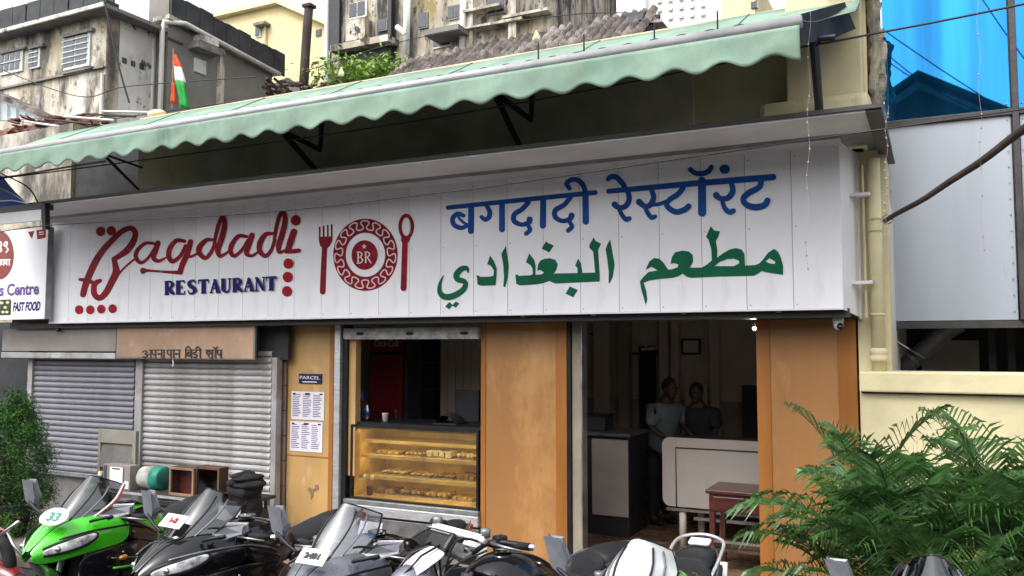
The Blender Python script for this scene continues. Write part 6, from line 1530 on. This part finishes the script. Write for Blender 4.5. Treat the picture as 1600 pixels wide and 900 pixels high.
t = thing('parked_scooter', 'dark red scooter corner with chrome bits at the left edge behind the green motorcycle', 'scooter', (X(15, 4.4, 860), 4.4, 0))
q = P(5, 870, 4.4)
B_ = MB().loft([[(q.x - .35, 4.4 + y, q.z - .25 + h_) for y, h_ in ((-.15, 0), (-.12, .12), (0, .16), (.12, .12), (.15, 0))], [(q.x + .0, 4.4 + y, q.z - .12 + h_) for y, h_ in ((-.14, 0), (-.1, .1), (0, .13), (.1, .1), (.14, 0))], [(q.x + .22, 4.4 + y, q.z - .16 + h_) for y, h_ in ((-.06, 0), (-.04, .04), (0, .05), (.04, .04), (.06, 0))]])
B_.build('body', 'fridge_red', t, sub=2, solid=.01)
MB().tube([P(-20, 850, 4.3), P(12, 828, 4.3), P(30, 815, 4.3)], .014, 8).build('handlebar', 'chrome', t, smooth=True)
MB().tube([P(12, 832, 4.3), P(20, 850, 4.3), P(34, 868, 4.3)], .012, 8).build('lever', 'steel', t, smooth=True)
MB().torus((q.x - .1, 4.4, .24), .19, .05, 'y').build('front_wheel', 'rubber', t, smooth=True)
MB().torus((q.x - 1.2, 4.4, .24), .19, .05, 'y').build('rear_wheel', 'rubber', t, smooth=True)
MB().slab([(q.x - 1.3, 4.3, .4), (q.x - .35, 4.3, .35), (q.x - .35, 4.5, .35), (q.x - 1.3, 4.5, .6)], (0, 0, .15)).build('rear_body', 'fridge_red', t, bevel=.03)

# ================================================================== ACROSS THE STREET (seen mirrored in the blue glass)
ap = P(1435, 122, 2 * DG + 8.0); ap.y = -8.0
rb = thing('gabled_house', 'dark gabled house across the street, mirrored in the blue glass', 'building', (ap.x, -9, 0))
hw = 3.2; sl = .62
MB().slab([(ap.x - hw, -8.0, 0), (ap.x + hw, -8.0, 0), (ap.x + hw, -8.0, ap.z - hw * sl), (ap.x, -8.0, ap.z - .15), (ap.x - hw, -8.0, ap.z - hw * sl)], (0, -5, 0)).build('wall', 'old_grey', rb)
for s in (1, -1):
    MB().slab([(ap.x, -7.7, ap.z - .02), (ap.x + s * (hw + .5), -7.7, ap.z - (hw + .5) * sl), (ap.x + s * (hw + .5), -13, ap.z - (hw + .5) * sl), (ap.x, -13, ap.z - .02)], (0, 0, .14)).build('roof', 'parapet_slate', rb)
    MB().slab([(ap.x, -7.68, ap.z - .16), (ap.x + s * (hw + .4), -7.68, ap.z - .16 - (hw + .4) * sl), (ap.x + s * (hw + .4), -7.68, ap.z - .36 - (hw + .4) * sl), (ap.x, -7.68, ap.z - .36)], (0, -.05, 0)).build('barge_board', 'old_grey', rb)
t = thing('street_row', 'low row of old shop fronts across the street, behind the photographer', 'building', (-14, -10, 0))
BX('front', 'old_grey', -40, ap.x - hw - .3, -12, -9, 0, 5.2, t); BX('right_front', 'old_grey', ap.x + hw + .3, 30, -12, -9, 0, 5.2, t)
for i in range(10): BX('shop_opening', 'dark_in', -38 + i * 3.4, -35.6 + i * 3.4, -8.99, -8.9, .1, 2.6, t)

# overhead cables strung across the street behind the photographer; the blue glass mirrors them
for k, (x0_, y0_, x1_, y1_) in enumerate(((1384, 48, 1560, 165), (1384, 82, 1450, 132), (1530, -10, 1600, 90), (1384, 92, 1440, 128))):
    a_, b_ = P(x0_, y0_, 2 * DG + 5), P(x1_, y1_, 2 * DG + 5); a_.y = b_.y = -5; d_ = b_ - a_; a_ -= d_ * 1.5; b_ += d_ * 1.5
    tag(MB().tube([a_.lerp(b_, i / 10) + Vector((0, 0, -.4 * math.sin(math.pi * i / 10) + .35)) for i in range(11)], .014, 6).build('cable', 'wire'), 'overhead cable mirrored in the blue glass, number %s from the left' % ('one', 'two', 'three', 'four')[k], 'cable', 'overhead cables mirrored in the blue glass')
